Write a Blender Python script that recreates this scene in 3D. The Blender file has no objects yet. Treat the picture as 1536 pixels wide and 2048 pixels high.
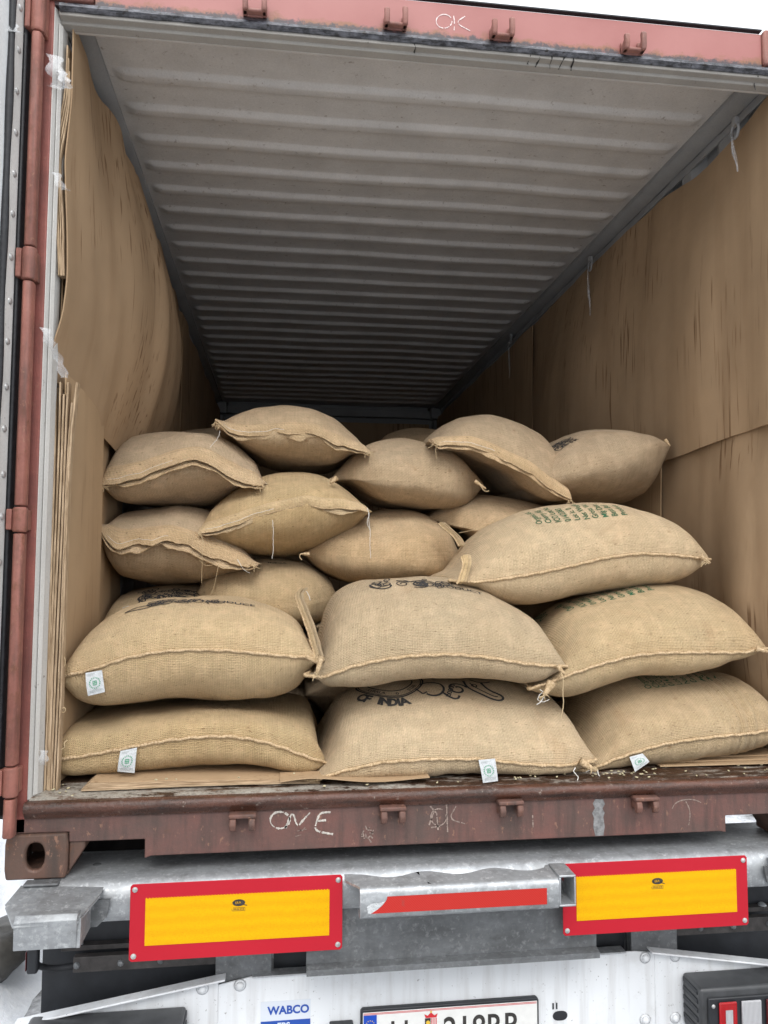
import bpy, math, random
import numpy as np
from mathutils import Matrix, Vector, noise

scene = bpy.context.scene
COL = scene.collection

# ------------------------------------------------------------------ camera
CAM = np.array([-0.4937, -2.288, 0.6235]); YAW, PITCH, ROLL, FPX = .1303, .0717, .003, 1569.04
_F = np.array([math.sin(YAW)*math.cos(PITCH), math.cos(YAW)*math.cos(PITCH), math.sin(PITCH)])
_R = np.array([math.cos(YAW), -math.sin(YAW), 0.0]); _U = np.cross(_R, _F)
_R, _U = _R*math.cos(ROLL)+_U*math.sin(ROLL), -_R*math.sin(ROLL)+_U*math.cos(ROLL)
cam_data = bpy.data.cameras.new("camera"); cam = bpy.data.objects.new("camera", cam_data); COL.objects.link(cam)
cam_data.sensor_fit = 'VERTICAL'; cam_data.sensor_height = 24.0; cam_data.lens = 24.0*FPX/2048
cam_data.clip_start = 0.05; cam_data.clip_end = 3000
M = Matrix.Identity(4)
for i in range(3):
    M[i][0] = _R[i]; M[i][1] = _U[i]; M[i][2] = -_F[i]; M[i][3] = CAM[i]
cam.matrix_world = M
scene.camera = cam

# ------------------------------------------------------------------ light
SUN_EL, SUN_AZ = math.radians(48), math.radians(184)      # azimuth clockwise from +Y : behind the camera
world = bpy.data.worlds.new("World"); scene.world = world; world.use_nodes = True
wn, wl = world.node_tree.nodes, world.node_tree.links
wn.clear()
wo = wn.new('ShaderNodeOutputWorld'); bg = wn.new('ShaderNodeBackground'); sky = wn.new('ShaderNodeTexSky')
sky.sky_type = 'NISHITA'; sky.sun_disc = False; sky.sun_elevation = SUN_EL; sky.sun_rotation = SUN_AZ
sky.air_density = 1.0; sky.dust_density = 4.0; sky.ozone_density = 1.0
hs = wn.new('ShaderNodeHueSaturation'); hs.inputs['Saturation'].default_value = 0.14
tc = wn.new('ShaderNodeTexCoord'); nz = wn.new('ShaderNodeTexNoise'); nz.inputs['Scale'].default_value = 2.2; nz.inputs['Detail'].default_value = 5
mr = wn.new('ShaderNodeMapRange'); mr.inputs['To Min'].default_value = 0.9; mr.inputs['To Max'].default_value = 1.12
mm = wn.new('ShaderNodeMix'); mm.data_type = 'RGBA'; mm.blend_type = 'MULTIPLY'; mm.inputs['Factor'].default_value = 1.0
wl.new(sky.outputs[0], hs.inputs['Color']); wl.new(tc.outputs['Generated'], nz.inputs['Vector'])
wl.new(nz.outputs[0], mr.inputs['Value']); wl.new(hs.outputs[0], mm.inputs[6]); wl.new(mr.outputs[0], mm.inputs[7])
sx = wn.new('ShaderNodeSeparateXYZ'); wl.new(tc.outputs['Generated'], sx.inputs[0])
gr = wn.new('ShaderNodeMapRange'); gr.inputs['From Min'].default_value = 0; gr.inputs['From Max'].default_value = 1; gr.inputs['To Min'].default_value = 3.3; gr.inputs['To Max'].default_value = 6.6   # overcast: zenith three times the horizon
wl.new(sx.outputs[2], gr.inputs['Value'])
cl = wn.new('ShaderNodeMix'); cl.data_type = 'RGBA'; cl.blend_type = 'MULTIPLY'; cl.inputs['Factor'].default_value = 1.0; cl.inputs[6].default_value = (.955, .985, 1.03, 1); wl.new(gr.outputs[0], cl.inputs[7])
c2 = wn.new('ShaderNodeMix'); c2.data_type = 'RGBA'; c2.blend_type = 'MULTIPLY'; c2.inputs['Factor'].default_value = 1.0; wl.new(cl.outputs[2], c2.inputs[6]); wl.new(mr.outputs[0], c2.inputs[7])
mx = wn.new('ShaderNodeMix'); mx.data_type = 'RGBA'; mx.inputs['Factor'].default_value = .8; wl.new(mm.outputs[2], mx.inputs[6]); wl.new(c2.outputs[2], mx.inputs[7])
wl.new(mx.outputs[2], bg.inputs['Color']); bg.inputs['Strength'].default_value = 0.15
wl.new(bg.outputs[0], wo.inputs['Surface'])
sun_d = bpy.data.lights.new("sun", 'SUN'); sun_d.energy = 0.6; sun_d.angle = math.radians(30); sun_d.color = (1, .97, .93)
sun = bpy.data.objects.new("sun", sun_d); COL.objects.link(sun)
sv = Vector((math.sin(SUN_AZ)*math.cos(SUN_EL), math.cos(SUN_AZ)*math.cos(SUN_EL), math.sin(SUN_EL)))
sun.rotation_euler = sv.to_track_quat('Z', 'Y').to_euler(); sun.location = sv*20
scene.view_settings.view_transform = 'Standard'; scene.view_settings.look = 'None'
scene.view_settings.exposure = 1.15; scene.view_settings.gamma = 1.0; scene.view_settings.use_curve_mapping = False
scene.render.engine = 'CYCLES'
scene.cycles.max_bounces = 8; scene.cycles.diffuse_bounces = 5
scene.cycles.use_denoising = True

rnd = random.Random(11); nrs = np.random.RandomState(5)

# ------------------------------------------------------------------ picture <-> place
def ray(u, v):
    u = np.asarray(u, float); v = np.asarray(v, float)
    return _F + ((u-768)/FPX)[..., None]*_R - ((v-1024)/FPX)[..., None]*_U
def at(u, v, Y):
    d = ray(u, v); return CAM + d*((np.asarray(Y)-CAM[1])/d[..., 1])[..., None]
def at_z(u, v, Z):
    d = ray(u, v); return CAM + d*((Z-CAM[2])/d[..., 2])[..., None]
def at_x(u, v, X):
    d = ray(u, v); return CAM + d*((X-CAM[0])/d[..., 0])[..., None]
def proj(P):
    d = np.asarray(P, float)-CAM; w = d@_F
    return 768+FPX*(d@_R)/w, 1024-FPX*(d@_U)/w

# ------------------------------------------------------------------ object helpers
def prop(o, label=None, cat=None, group=None, kind=None):
    if label: o['label'] = label
    if cat: o['category'] = cat
    if group: o['group'] = group
    if kind: o['kind'] = kind
    return o
def thing(name, label, cat, loc=(0, 0, 0), group=None):
    o = bpy.data.objects.new(name, None); COL.objects.link(o); o.location = loc
    o.empty_display_size = .1
    return prop(o, label, cat, group)

class MB:
    def __init__(s): s.v = []; s.f = []; s.uv = None
    def add(s, vs, fs):
        n = len(s.v); s.v.extend([tuple(map(float, p)) for p in vs]); s.f.extend([tuple(n+i for i in f) for f in fs]); return s
    def box(s, x0, x1, y0, y1, z0, z1, M=None):
        vs = [(x, y, z) for z in (z0, z1) for y in (y0, y1) for x in (x0, x1)]
        if M is not None: vs = [tuple(M @ Vector(p)) for p in vs]
        return s.add(vs, [(0, 2, 3, 1), (4, 5, 7, 6), (0, 1, 5, 4), (2, 6, 7, 3), (0, 4, 6, 2), (1, 3, 7, 5)])
    def prism(s, poly, a, b, axis='x', close=True):
        """poly in the other two axes (x: (y,z), y: (x,z), z: (x,y)), extruded from a to b"""
        def P(p, t):
            return {'x': (t, p[0], p[1]), 'y': (p[0], t, p[1]), 'z': (p[0], p[1], t)}[axis]
        n = len(poly); vs = [P(p, a) for p in poly]+[P(p, b) for p in poly]
        fs = [(i, (i+1) % n, n+(i+1) % n, n+i) for i in range(n)]
        if close: fs += [tuple(range(n))[::-1], tuple(range(n, 2*n))]
        return s.add(vs, fs)
    def grid(s, G, wrap_v=False, wrap_u=False):
        G = np.asarray(G); a, b = G.shape[:2]; n = len(s.v)
        s.v.extend(map(tuple, G.reshape(-1, 3).tolist()))
        for i in range(a if wrap_u else a-1):
            for j in range(b if wrap_v else b-1):
                i2 = (i+1) % a; j2 = (j+1) % b
                s.f.append((n+i*b+j, n+i2*b+j, n+i2*b+j2, n+i*b+j2))
        return s
    def shell(s, G, t):
        """closed thin sheet from a grid of points"""
        G = np.asarray(G, float); du = np.gradient(G, axis=0); dv = np.gradient(G, axis=1)
        N = np.cross(du, dv); N /= (np.linalg.norm(N, axis=2, keepdims=True)+1e-12)
        A = G+N*t/2; B = G-N*t/2; a, b = G.shape[:2]; n = len(s.v)
        s.v.extend(map(tuple, A.reshape(-1, 3).tolist())); s.v.extend(map(tuple, B.reshape(-1, 3).tolist())); o = a*b
        for i in range(a-1):
            for j in range(b-1):
                q = (n+i*b+j, n+(i+1)*b+j, n+(i+1)*b+j+1, n+i*b+j+1)
                s.f.append(q); s.f.append(tuple(k+o for k in q[::-1]))
        for i in range(a-1):
            for j, fl in ((0, 0), (b-1, 1)):
                k = n+i*b+j; q = (k, k+o, k+b+o, k+b); s.f.append(q if fl == 0 else q[::-1])
        for j in range(b-1):
            for i, fl in ((0, 1), (a-1, 0)):
                k = n+i*b+j; q = (k, k+o, k+1+o, k+1); s.f.append(q if fl == 0 else q[::-1])
        return s
    def tube(s, pts, r, n=8, cap=True):
        P = np.asarray(pts, float); m = len(P); r = np.broadcast_to(np.asarray(r, float), (m,))
        T = np.gradient(P, axis=0); T /= (np.linalg.norm(T, axis=1, keepdims=True)+1e-12)
        up = np.array([0, 0, 1.]) if abs(T[0][2]) < .9 else np.array([1., 0, 0])
        rings = []; nrm = np.cross(T[0], up); nrm /= np.linalg.norm(nrm)
        for i in range(m):
            nrm = nrm-T[i]*(nrm@T[i]); nrm /= (np.linalg.norm(nrm)+1e-12); bn = np.cross(T[i], nrm)
            an = np.arange(n)*2*math.pi/n
            rings.append(P[i]+r[i]*(np.cos(an)[:, None]*nrm+np.sin(an)[:, None]*bn))
        k = len(s.v); s.grid(np.array(rings), wrap_v=True)
        if cap: s.f.append(tuple(k+i for i in range(n))); s.f.append(tuple(k+(m-1)*n+i for i in range(n))[::-1])
        return s
    def dome(s, c, r, h, d=(0, -1, 0), n=12, rings=4):
        d = Vector(d).normalized(); q = d.to_track_quat('Z', 'Y'); k = len(s.v); c = Vector(c)
        for i in range(rings):
            t = i/rings*math.pi/2
            for j in range(n):
                a = j*2*math.pi/n
                s.v.append(tuple(c+q @ Vector((r*math.cos(t)*math.cos(a), r*math.cos(t)*math.sin(a), h*math.sin(t)))))
        s.v.append(tuple(c+d*h)); tip = len(s.v)-1
        for i in range(rings-1):
            for j in range(n): s.f.append((k+i*n+j, k+i*n+(j+1) % n, k+(i+1)*n+(j+1) % n, k+(i+1)*n+j))
        for j in range(n): s.f.append((k+(rings-1)*n+j, k+(rings-1)*n+(j+1) % n, tip))
        s.f.append(tuple(k+j for j in range(n))[::-1])
        return s
    def cyl(s, a, b, r, n=16):
        return s.tube([a, b], r, n)
    def build(s, name, mat, parent=None, smooth=False, bevel=0, seg=2, label=None, kind=None, uv=None, angle=35):
        me = bpy.data.meshes.new(name); me.from_pydata(s.v, [], s.f); me.update()
        if mat: me.materials.append(mat)
        if smooth:
            me.shade_smooth()
            if smooth != 'all' and hasattr(me, 'set_sharp_from_angle'): me.set_sharp_from_angle(angle=math.radians(angle))
        if uv is not None:
            l = me.uv_layers.new(name='uv'); idx = np.zeros(len(me.loops), int); me.loops.foreach_get('vertex_index', idx)
            l.data.foreach_set('uv', np.asarray(uv, float)[idx].reshape(-1))
        o = bpy.data.objects.new(name, me); COL.objects.link(o)
        if parent:
            o.parent = parent
            off = Vector((0, 0, 0)); p = parent
            while p is not None: off += p.location; p = p.parent
            o.location = -off
        if bevel:
            b = o.modifiers.new('bevel', 'BEVEL'); b.width = bevel; b.segments = seg; b.limit_method = 'ANGLE'; b.angle_limit = math.radians(40)
            me.shade_smooth()
            if hasattr(me, 'set_sharp_from_angle'): me.set_sharp_from_angle(angle=math.radians(60))
            b.harden_normals = False
        prop(o, label, None, None, kind)
        return o

# ------------------------------------------------------------------ materials
class NT:
    def __init__(s, name):
        s.m = bpy.data.materials.new(name); s.m.use_nodes = True; s.n = s.m.node_tree.nodes; s.l = s.m.node_tree.links
        s.b = s.n['Principled BSDF']; s.tc = s.n.new('ShaderNodeTexCoord')
    def lk(s, a, b): s.l.new(a, b)
    def setin(s, inp, v):
        if isinstance(v, (int, float)): inp.default_value = v
        elif isinstance(v, tuple): inp.default_value = v if len(v) == len(inp.default_value) else (*v, 1)
        else: s.lk(v, inp)
    def vec(s, scale=(1, 1, 1), src='Object', rot=(0, 0, 0)):
        mp = s.n.new('ShaderNodeMapping'); mp.inputs['Scale'].default_value = scale; mp.inputs['Rotation'].default_value = rot
        s.lk(s.tc.outputs[src], mp.inputs['Vector']); return mp.outputs[0]
    def noise(s, sc, vec=None, det=4, rough=.55, dist=0):
        n = s.n.new('ShaderNodeTexNoise'); n.inputs['Scale'].default_value = sc; n.inputs['Detail'].default_value = det
        n.inputs['Roughness'].default_value = rough; n.inputs['Distortion'].default_value = dist
        s.lk(vec if vec is not None else s.tc.outputs['Object'], n.inputs['Vector']); return n.outputs[0]
    def vor(s, sc, vec=None, feat='F1', out='Distance'):
        n = s.n.new('ShaderNodeTexVoronoi'); n.feature = feat; n.inputs['Scale'].default_value = sc
        s.lk(vec if vec is not None else s.tc.outputs['Object'], n.inputs['Vector']); return n.outputs[out]
    def wave(s, sc, vec, dist=0, dr='X', det=2, dsc=1.0):
        n = s.n.new('ShaderNodeTexWave'); n.bands_direction = dr; n.inputs['Scale'].default_value = sc
        n.inputs['Distortion'].default_value = dist; n.inputs['Detail'].default_value = det; n.inputs['Detail Scale'].default_value = dsc
        s.lk(vec, n.inputs['Vector']); return n.outputs['Fac']
    def rng(s, v, a, b, c=0., d=1.):
        n = s.n.new('ShaderNodeMapRange'); n.inputs['From Min'].default_value = a; n.inputs['From Max'].default_value = b
        n.inputs['To Min'].default_value = c; n.inputs['To Max'].default_value = d; s.lk(v, n.inputs['Value']); return n.outputs[0]
    def mix(s, f, a, b, mode='MIX'):
        n = s.n.new('ShaderNodeMix'); n.data_type = 'RGBA'; n.blend_type = mode
        s.setin(n.inputs[0], f); s.setin(n.inputs[6], a); s.setin(n.inputs[7], b); return n.outputs[2]
    def math(s, op, a, b=0.0):
        n = s.n.new('ShaderNodeMath'); n.operation = op; s.setin(n.inputs[0], a); s.setin(n.inputs[1], b); return n.outputs[0]
    def sep(s, vec):
        n = s.n.new('ShaderNodeSeparateXYZ'); s.lk(vec, n.inputs[0]); return n.outputs
    def bump(s, h, strength=.5, dist=.01, prev=None):
        n = s.n.new('ShaderNodeBump'); n.inputs['Strength'].default_value = strength; n.inputs['Distance'].default_value = dist
        s.lk(h, n.inputs['Height'])
        if prev is not None: s.lk(prev, n.inputs['Normal'])
        return n.outputs[0]
    def done(s, color=None, rough=.6, metal=0., normal=None, spec=None, **kw):
        if color is not None: s.setin(s.b.inputs['Base Color'], color)
        s.setin(s.b.inputs['Roughness'], rough); s.setin(s.b.inputs['Metallic'], metal)
        if normal is not None: s.lk(normal, s.b.inputs['Normal'])
        if spec is not None: s.b.inputs['Specular IOR Level'].default_value = spec
        for k, v in kw.items(): s.setin(s.b.inputs[k.replace('_', ' ')], v)
        return s.m

def jute(name, base, var=0):
    t = NT(name); uv = t.vec((1, 1, 1), 'UV')
    a = t.wave(60, uv, 1.6, 'X', 2, 9)     # threads, about 5 mm apart
    b = t.wave(64, uv, 1.6, 'Y', 2, 9)
    weave = t.math('MULTIPLY', a, b)
    tw = t.wave(36, t.vec((1, 1, 1), 'UV', (0, 0, math.radians(50))), 1.2, 'X', 2, 6)
    sx = t.noise(1, t.vec((9, 260, 1), 'UV'), 3, .6); sy = t.noise(1, t.vec((240, 9, 1), 'UV'), 3, .6)
    big = t.noise(3.2, t.tc.outputs['Object'], 4); mid = t.noise(22, t.tc.outputs['Object'], 4, .6)
    fine = t.noise(260, t.tc.outputs['Object'], 3, .8)
    light = tuple(min(1, c*1.30) for c in base); dark = tuple(c*.62 for c in base)
    c = t.mix(t.rng(sx, .3, .7), dark, light)
    c = t.mix(.5, c, t.mix(t.rng(sy, .3, .7), dark, light))
    c = t.mix(t.rng(weave, .0, .6, .56, 0), c, tuple(x*.42 for x in base))
    c = t.mix(t.rng(tw, .0, 1, .32, 0), c, tuple(x*.5 for x in base))
    c = t.mix(t.rng(fine, .40, .70, 0, .32), c, tuple(x*.42 for x in base))
    c = t.mix(t.rng(big, .3, .7, .0, .28), c, (base[0]*.72, base[1]*.66, base[2]*.56))
    c = t.mix(t.rng(mid, .45, .75, 0, .28), c, (base[0]*1.2, base[1]*1.25, base[2]*1.3))
    spot = t.vor(9, t.vec((1, 1, 1), 'Object')); c = t.mix(t.rng(spot, .03, .085, .6, 0), c, (base[0]*.45, base[1]*.38, base[2]*.3))
    slub = t.noise(1, t.vec((60, 200, 1), 'UV'), 1, .4); c = t.mix(t.rng(slub, .68, .75, 0, .8), c, (base[0]*.3, base[1]*.26, base[2]*.2))
    oi = t.n.new('ShaderNodeObjectInfo'); hv = t.n.new('ShaderNodeHueSaturation'); t.lk(t.rng(oi.outputs['Random'], 0, 1, .86, 1.08), hv.inputs['Value'])
    t.lk(t.rng(t.math('FRACT', t.math('MULTIPLY', oi.outputs['Random'], 7.3)), 0, 1, .94, 1.10), hv.inputs['Saturation']); t.lk(c, hv.inputs['Color']); c = hv.outputs[0]
    st = t.noise(5.5, None, 5, .65, .8); c = t.mix(t.rng(st, .60, .72, 0, .30), c, (base[0]*.55, base[1]*.46, base[2]*.38))
    n = t.bump(t.noise(70, None, 2, .5), .55, .006)
    n = t.bump(t.math('ADD', t.math('MULTIPLY', weave, 1.0), t.math('ADD', t.math('MULTIPLY', sx, .8), t.math('MULTIPLY', sy, .8))), 1.0, .0035, n)
    return t.done(c, .92, 0, n, .15, Sheen_Weight=.12, Sheen_Roughness=.6)
J = (.90, .64, .385)
M_JUTE = jute('jute', J)
M_JUTE2 = jute('jute_grey', (.88, .62, .385))
M_JUTE3 = jute('jute_warm', (.91, .64, .37))
def seam_mat():
    t = NT('jute_seam'); n1 = t.noise(140, None, 3, .7); n2 = t.noise(18)
    c = t.mix(t.rng(n1, .35, .65), (.34, .235, .13), (.66, .50, .32)); c = t.mix(t.rng(n2, .4, .7, 0, .4), c, (.46, .33, .18))
    return t.done(c, .95, 0, t.bump(n1, .9, .003), .1)
M_SEAM = seam_mat()
def simple(name, col, rough=.6, metal=0., nsc=0, amp=.25, bump=0., **kw):
    t = NT(name); c = col
    if nsc:
        nn = t.noise(nsc, None, 5, .6); c = t.mix(t.rng(nn, .3, .7), tuple(x*(1-amp) for x in col), tuple(min(1, x*(1+amp)) for x in col))
    return t.done(c, rough, metal, t.bump(t.noise(max(nsc, 5)*2, None, 4), bump, .004) if bump else None, **kw)
M_INK = simple('black_ink', (.035, .032, .03), .9, 0, 120, .5)
M_GREEN = simple('green_ink', (.03, .12, .055), .9, 0, 120, .4)
M_WHITE_THREAD = simple('white_thread', (.75, .73, .68), .8)
M_JUTE_THREAD = simple('jute_thread', (.55, .42, .25), .9)
M_TAG = simple('tag_cloth', (.52, .54, .55), .7, 0, 90, .10, .8)
M_TAGGREEN = simple('tag_green', (.07, .28, .16), .8)
M_TAGGREY = simple('tag_grey', (.35, .38, .38), .8)

def cardboard(name, base, stain=.5, flip=False):
    t = NT(name); ob = t.tc.outputs['Object']
    ribs = t.wave(60, t.vec((0, 1, 0)), .4, 'Y', 1, 3)
    big = t.noise(2.0, None, 4); streak = t.noise(1, t.vec((9, 9, .9)), 4, .55, .4)
    drip = t.noise(1, t.vec((60, 60, 2.6)), 2, .5, .2); dm = t.noise(2.2, None, 2)
    c = t.mix(t.rng(big, .3, .7), tuple(x*.86 for x in base), tuple(x*1.12 for x in base))
    c = t.mix(t.rng(ribs, 0, 1, .10, 0), c, tuple(x*.6 for x in base))
    c = t.mix(t.rng(streak, .50, .72, 0, .30*stain+.06), c, (base[0]*.6, base[1]*.53, base[2]*.47))
    f = t.math('MULTIPLY', t.rng(drip, .58, .68, 0, stain), t.rng(dm, .47, .56))
    c = t.mix(f, c, (base[0]*.48, base[1]*.40, base[2]*.34))
    n = t.bump(ribs, .25, .0015); n = t.bump(t.noise(9, None, 3), .3, .01, n)
    return t.done(c, .85, 0, n, .2)
CB = (.40, .278, .17)
M_CB = cardboard('cardboard', CB, .9)
M_CB2 = cardboard('cardboard_plain', (.43, .30, .18), .35)
def ply_edge(sc=(300, 300, 14)):
    t = NT('cardboard_edge'); z = t.wave(75, t.vec((1, 1, 1)), 2.5, 'Z', 2, 10)
    f = t.noise(1, t.vec(sc), 3, .6)
    c = t.mix(t.rng(f, .35, .65), (.27, .185, .11), (.60, .45, .30)); c = t.mix(t.rng(t.noise(6), .45, .75, 0, .3), c, (.26, .18, .11))
    return t.done(c, .9, 0, t.bump(f, .8, .004), .1)
M_EDGE = ply_edge(); M_EDGEH = ply_edge((10, 300, 300))

def paint_rust(name, base, grime, amount, rustamt=.5, dirt=(.05, .04, .035), rough=.55):
    t = NT(name)
    g = t.noise(4.5, t.vec((1, 1, 1.6)), 6, .62); r = t.noise(26, None, 6, .7); f = t.noise(120, None, 3, .7)
    sc = t.noise(1, t.vec((30, 30, 4)), 5, .6)
    c = t.mix(t.rng(g, .35, .72), base, grime)
    c = t.mix(t.rng(sc, .46, .68, 0, .65*amount), c, dirt)
    c = t.mix(t.rng(r, .62-.1*rustamt, .70, 0, .85*rustamt), c, (.16, .065, .03))
    ch = t.noise(55, t.vec((1, 1, .6)), 4, .7); c = t.mix(t.rng(ch, .60, .68, 0, .6*amount), c, (.38, .20, .13))
    c = t.mix(t.rng(f, .3, .7, .18, 0), c, dirt)
    n = t.bump(r, .45, .004); n = t.bump(f, .4, .0015, n)
    return t.done(c, t.rng(g, .3, .7, rough-.12, rough+.2), 0, n, .4)
M_POST = paint_rust('red_post_paint', (.31, .095, .075), (.20, .065, .052), .5, .35)
M_HINGE = paint_rust('rusty_hinge_paint', (.37, .145, .11), (.22, .085, .065), .9, .8)
M_RAIL = paint_rust('dull_red_rail_paint', (.175, .078, .064), (.098, .070, .060), .9, .25)
M_CAST = paint_rust('grimy_brown_casting', (.135, .07, .05), (.085, .06, .046), 1.0, .8)
M_KEEP = paint_rust('keeper_paint', (.20, .095, .072), (.12, .065, .05), .9, .9)
def header_mat():
    t = NT('faded_pink_header_paint'); z = t.sep(t.tc.outputs['Object'])[2]; x = t.sep(t.tc.outputs['Object'])[0]
    g = t.noise(3, None, 5); r = t.noise(14, t.vec((1, 1, 1.4)), 6, .7)
    c = t.mix(t.rng(g, .3, .7), (.34, .128, .116), (.40, .172, .156))
    edge = t.math('ADD', t.rng(z, 2.285, 2.315, .30, 0), t.math('ADD', t.rng(z, 2.40, 2.375, 0, -.0), t.rng(x, .9, 1.15, 0, .17)))
    c = t.mix(t.rng(t.math('ADD', r, edge), .68, .86, 0, .8), c, (.24, .12, .06))
    c = t.mix(t.rng(t.math('ADD', t.noise(40, None, 5, .7), t.rng(z, 2.276, 2.296, .35, 0)), .66, .82, 0, .9), c, (.06, .06, .07))
    return t.done(c, .5, 0, t.bump(r, .2, .003), .4)
M_HEAD = header_mat()
M_KEEPTOP = paint_rust('pink_keeper_paint', (.33, .15, .125), (.30, .13, .10), .6, .5)
def offwhite(name, base, dirt, amt=.5):
    t = NT(name); a = t.noise(5, t.vec((1, 1, .5)), 6, .65); b = t.noise(34, None, 6, .75); f = t.noise(170, None, 2)
    c = t.mix(t.rng(a, .35, .7), base, tuple(x*.82 for x in base))
    c = t.mix(t.rng(b, .70-.2*amt, .76-.1*amt, 0, .9), c, dirt); c = t.mix(t.rng(f, .3, .7, .12, 0), c, (.1, .09, .08))
    return t.done(c, .5, 0, t.bump(b, .35, .003), .4)
M_FRAME = offwhite('offwhite_frame_paint', (.66, .65, .62), (.10, .07, .055), .35)
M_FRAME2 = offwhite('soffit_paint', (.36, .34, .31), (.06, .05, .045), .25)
M_ROOF = offwhite('roof_paint', (.76, .755, .75), (.25, .21, .18), .5)
M_WALL = offwhite('wall_paint', (.34, .35, .36), (.16, .14, .12), .3)
M_DOORW = offwhite('white_door_paint', (.84, .86, .86), (.35, .36, .36), .2)
M_STRIP = offwhite('white_strip_paint', (.70, .69, .66), (.22, .20, .18), .3)
M_RUBBER = simple('black_rubber', (.018, .019, .022), .55, 0, 60, .4, .2)
def gasket():
    t = NT('dirty_rubber_gasket'); r = t.noise(24, t.vec((1, 1, 3)), 6, .7)
    c = t.mix(t.rng(r, .4, .62), (.022, .023, .028), (.16, .165, .19)); c = t.mix(t.rng(t.noise(60, None, 4), .6, .7), c, (.02, .015, .012))
    return t.done(c, .4, 0, t.bump(r, .6, .006), .5)
M_GASKET = gasket()
def sill():
    t = NT('wet_rusty_sill'); a = t.noise(7, t.vec((.6, 3, 3)), 6, .68); b = t.noise(38, t.vec((1, 2, 2)), 6, .75); f = t.noise(150, None, 3)
    x = t.sep(t.tc.outputs['Object'])[0]
    m = t.math('ADD', t.math('ADD', t.math('MULTIPLY', a, .6), t.math('MULTIPLY', b, .4)), t.rng(x, -.9, .5, .055, -.03))
    c = t.mix(t.rng(m, .49, .56), (.045, .022, .013), (.40, .37, .32)); c = t.mix(t.rng(b, .52, .62, 0, .8), c, (.10, .04, .018))
    c = t.mix(t.rng(f, .35, .65, .3, 0), c, (.015, .01, .008))
    return t.done(c, t.rng(a, .35, .65, .12, .45), 0, t.bump(b, .7, .006), .6)
M_SILL = sill()
def lip():
    t = NT('wet_brown_lip'); a = t.noise(11, t.vec((.5, 3, 3)), 6, .7); b = t.noise(50, None, 5, .75)
    c = t.mix(t.rng(a, .35, .65), (.035, .018, .012), (.13, .05, .03)); c = t.mix(t.rng(b, .62, .70, 0, .8), c, (.36, .30, .25))
    return t.done(c, t.rng(b, .3, .7, .16, .5), 0, t.bump(b, .8, .006), .6)
M_LIP = lip()
def floor_m():
    t = NT('wet_plywood_floor'); a = t.noise(6, None, 6, .7); g = t.noise(1, t.vec((70, 3, 3)), 4)
    c = t.mix(t.rng(a, .35, .65), (.04, .022, .013), (.11, .065, .04)); c = t.mix(t.rng(g, .4, .7, 0, .4), c, (.05, .03, .02))
    return t.done(c, t.rng(a, .3, .7, .2, .6), 0, t.bump(g, .3, .003), .5)
M_FLOOR = floor_m()
def galv(name, k=1.0, rough=.42):
    t = NT(name); v = t.vor(95, t.vec((1, 1.3, 1)), 'F1', 'Color'); vs = t.sep(v)[0]; n = t.noise(7, t.vec((.5, 1, 1.5)), 6, .65); d = t.noise(60, None, 4, .7)
    st = t.noise(1, t.vec((16, 16, 2)), 4, .6)
    c = t.mix(t.rng(vs, 0, 1), (.46*k, .48*k, .50*k), (.55*k, .575*k, .59*k)); c = t.mix(t.rng(n, .35, .7, 0, .75), c, (.23*k, .235*k, .24*k))
    c = t.mix(t.rng(st, .5, .75, 0, .4), c, (.14*k, .13*k, .12*k)); c = t.mix(t.rng(d, .54, .70, 0, .75), c, (.72*k, .74*k, .75*k)); c = t.mix(t.rng(t.noise(22, t.vec((1, 1, 1.4)), 5, .7), .55, .68, 0, .6), c, (.26*k, .265*k, .27*k))
    return t.done(c, t.rng(n, .3, .7, rough-.08, rough+.2), .55, t.bump(d, .3, .002), .5)
M_GALV = galv('galvanised_steel'); M_GALVD = galv('dull_galvanised_steel', .42, .55); M_GALVR = galv('rough_galvanised_bracket', .78, .5)
M_BLACK = simple('black_plastic', (.016, .018, .022), .5, 0, 14, .35, .15)
M_DARKM = simple('dark_rusty_bracket', (.045, .04, .038), .6, 0, 25, .5, .4)
def redplate():
    t = NT('red_plate'); n = t.noise(1.5); c = t.mix(t.rng(n, .3, .7), (.42, .010, .022), (.47, .014, .028)); return t.done(c, .45, 0, None, .25)
M_RED = redplate()
def yellow():
    t = NT('yellow_reflective'); ch = t.vor(230, t.vec((1, 1, 1.6), 'Object', (0, math.radians(45), 0))); bnd = t.wave(10, t.vec((1, 1, 1)), 1.5, 'Z', 2, 2)
    c = t.mix(t.rng(ch, .1, .5), (.64, .31, .0), (.74, .40, .0)); c = t.mix(t.rng(bnd, 0, 1, .3, 0), c, (.62, .26, 0))
    return t.done(c, .45, 0, t.bump(ch, .15, .001), .2)
M_YELLOW = yellow()
def tape():
    t = NT('red_reflective_tape'); ch = t.wave(70, t.vec((1, 1, 1), 'Object', (0, .8, 0)), 0, 'X'); n = t.noise(30)
    c = t.mix(t.rng(ch, 0, 1), (.42, .014, .010), (.50, .026, .016)); c = t.mix(t.rng(n, .66, .72, 0, .5), c, (.3, .05, .04)); return t.done(c, .35, 0, None, .5)
M_TAPE = tape()
def whitepaint():
    t = NT('white_trailer_paint'); n = t.noise(3, t.vec((1, 1, .6)), 5); d = t.noise(90, None, 3, .7); st = t.noise(1, t.vec((26, 26, 1.8)), 4, .6)
    c = t.mix(t.rng(n, .3, .7), (.76, .78, .80), (.66, .68, .70)); c = t.mix(t.rng(st, .48, .74, 0, .40), c, (.33, .31, .29)); c = t.mix(t.rng(t.noise(6, None, 6, .7), .55, .75, 0, .3), c, (.36, .33, .30)); c = t.mix(t.rng(d, .66, .72, 0, .7), c, (.12, .10, .09))
    return t.done(c, .38, 0, t.bump(d, .08, .001), .5)
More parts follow.
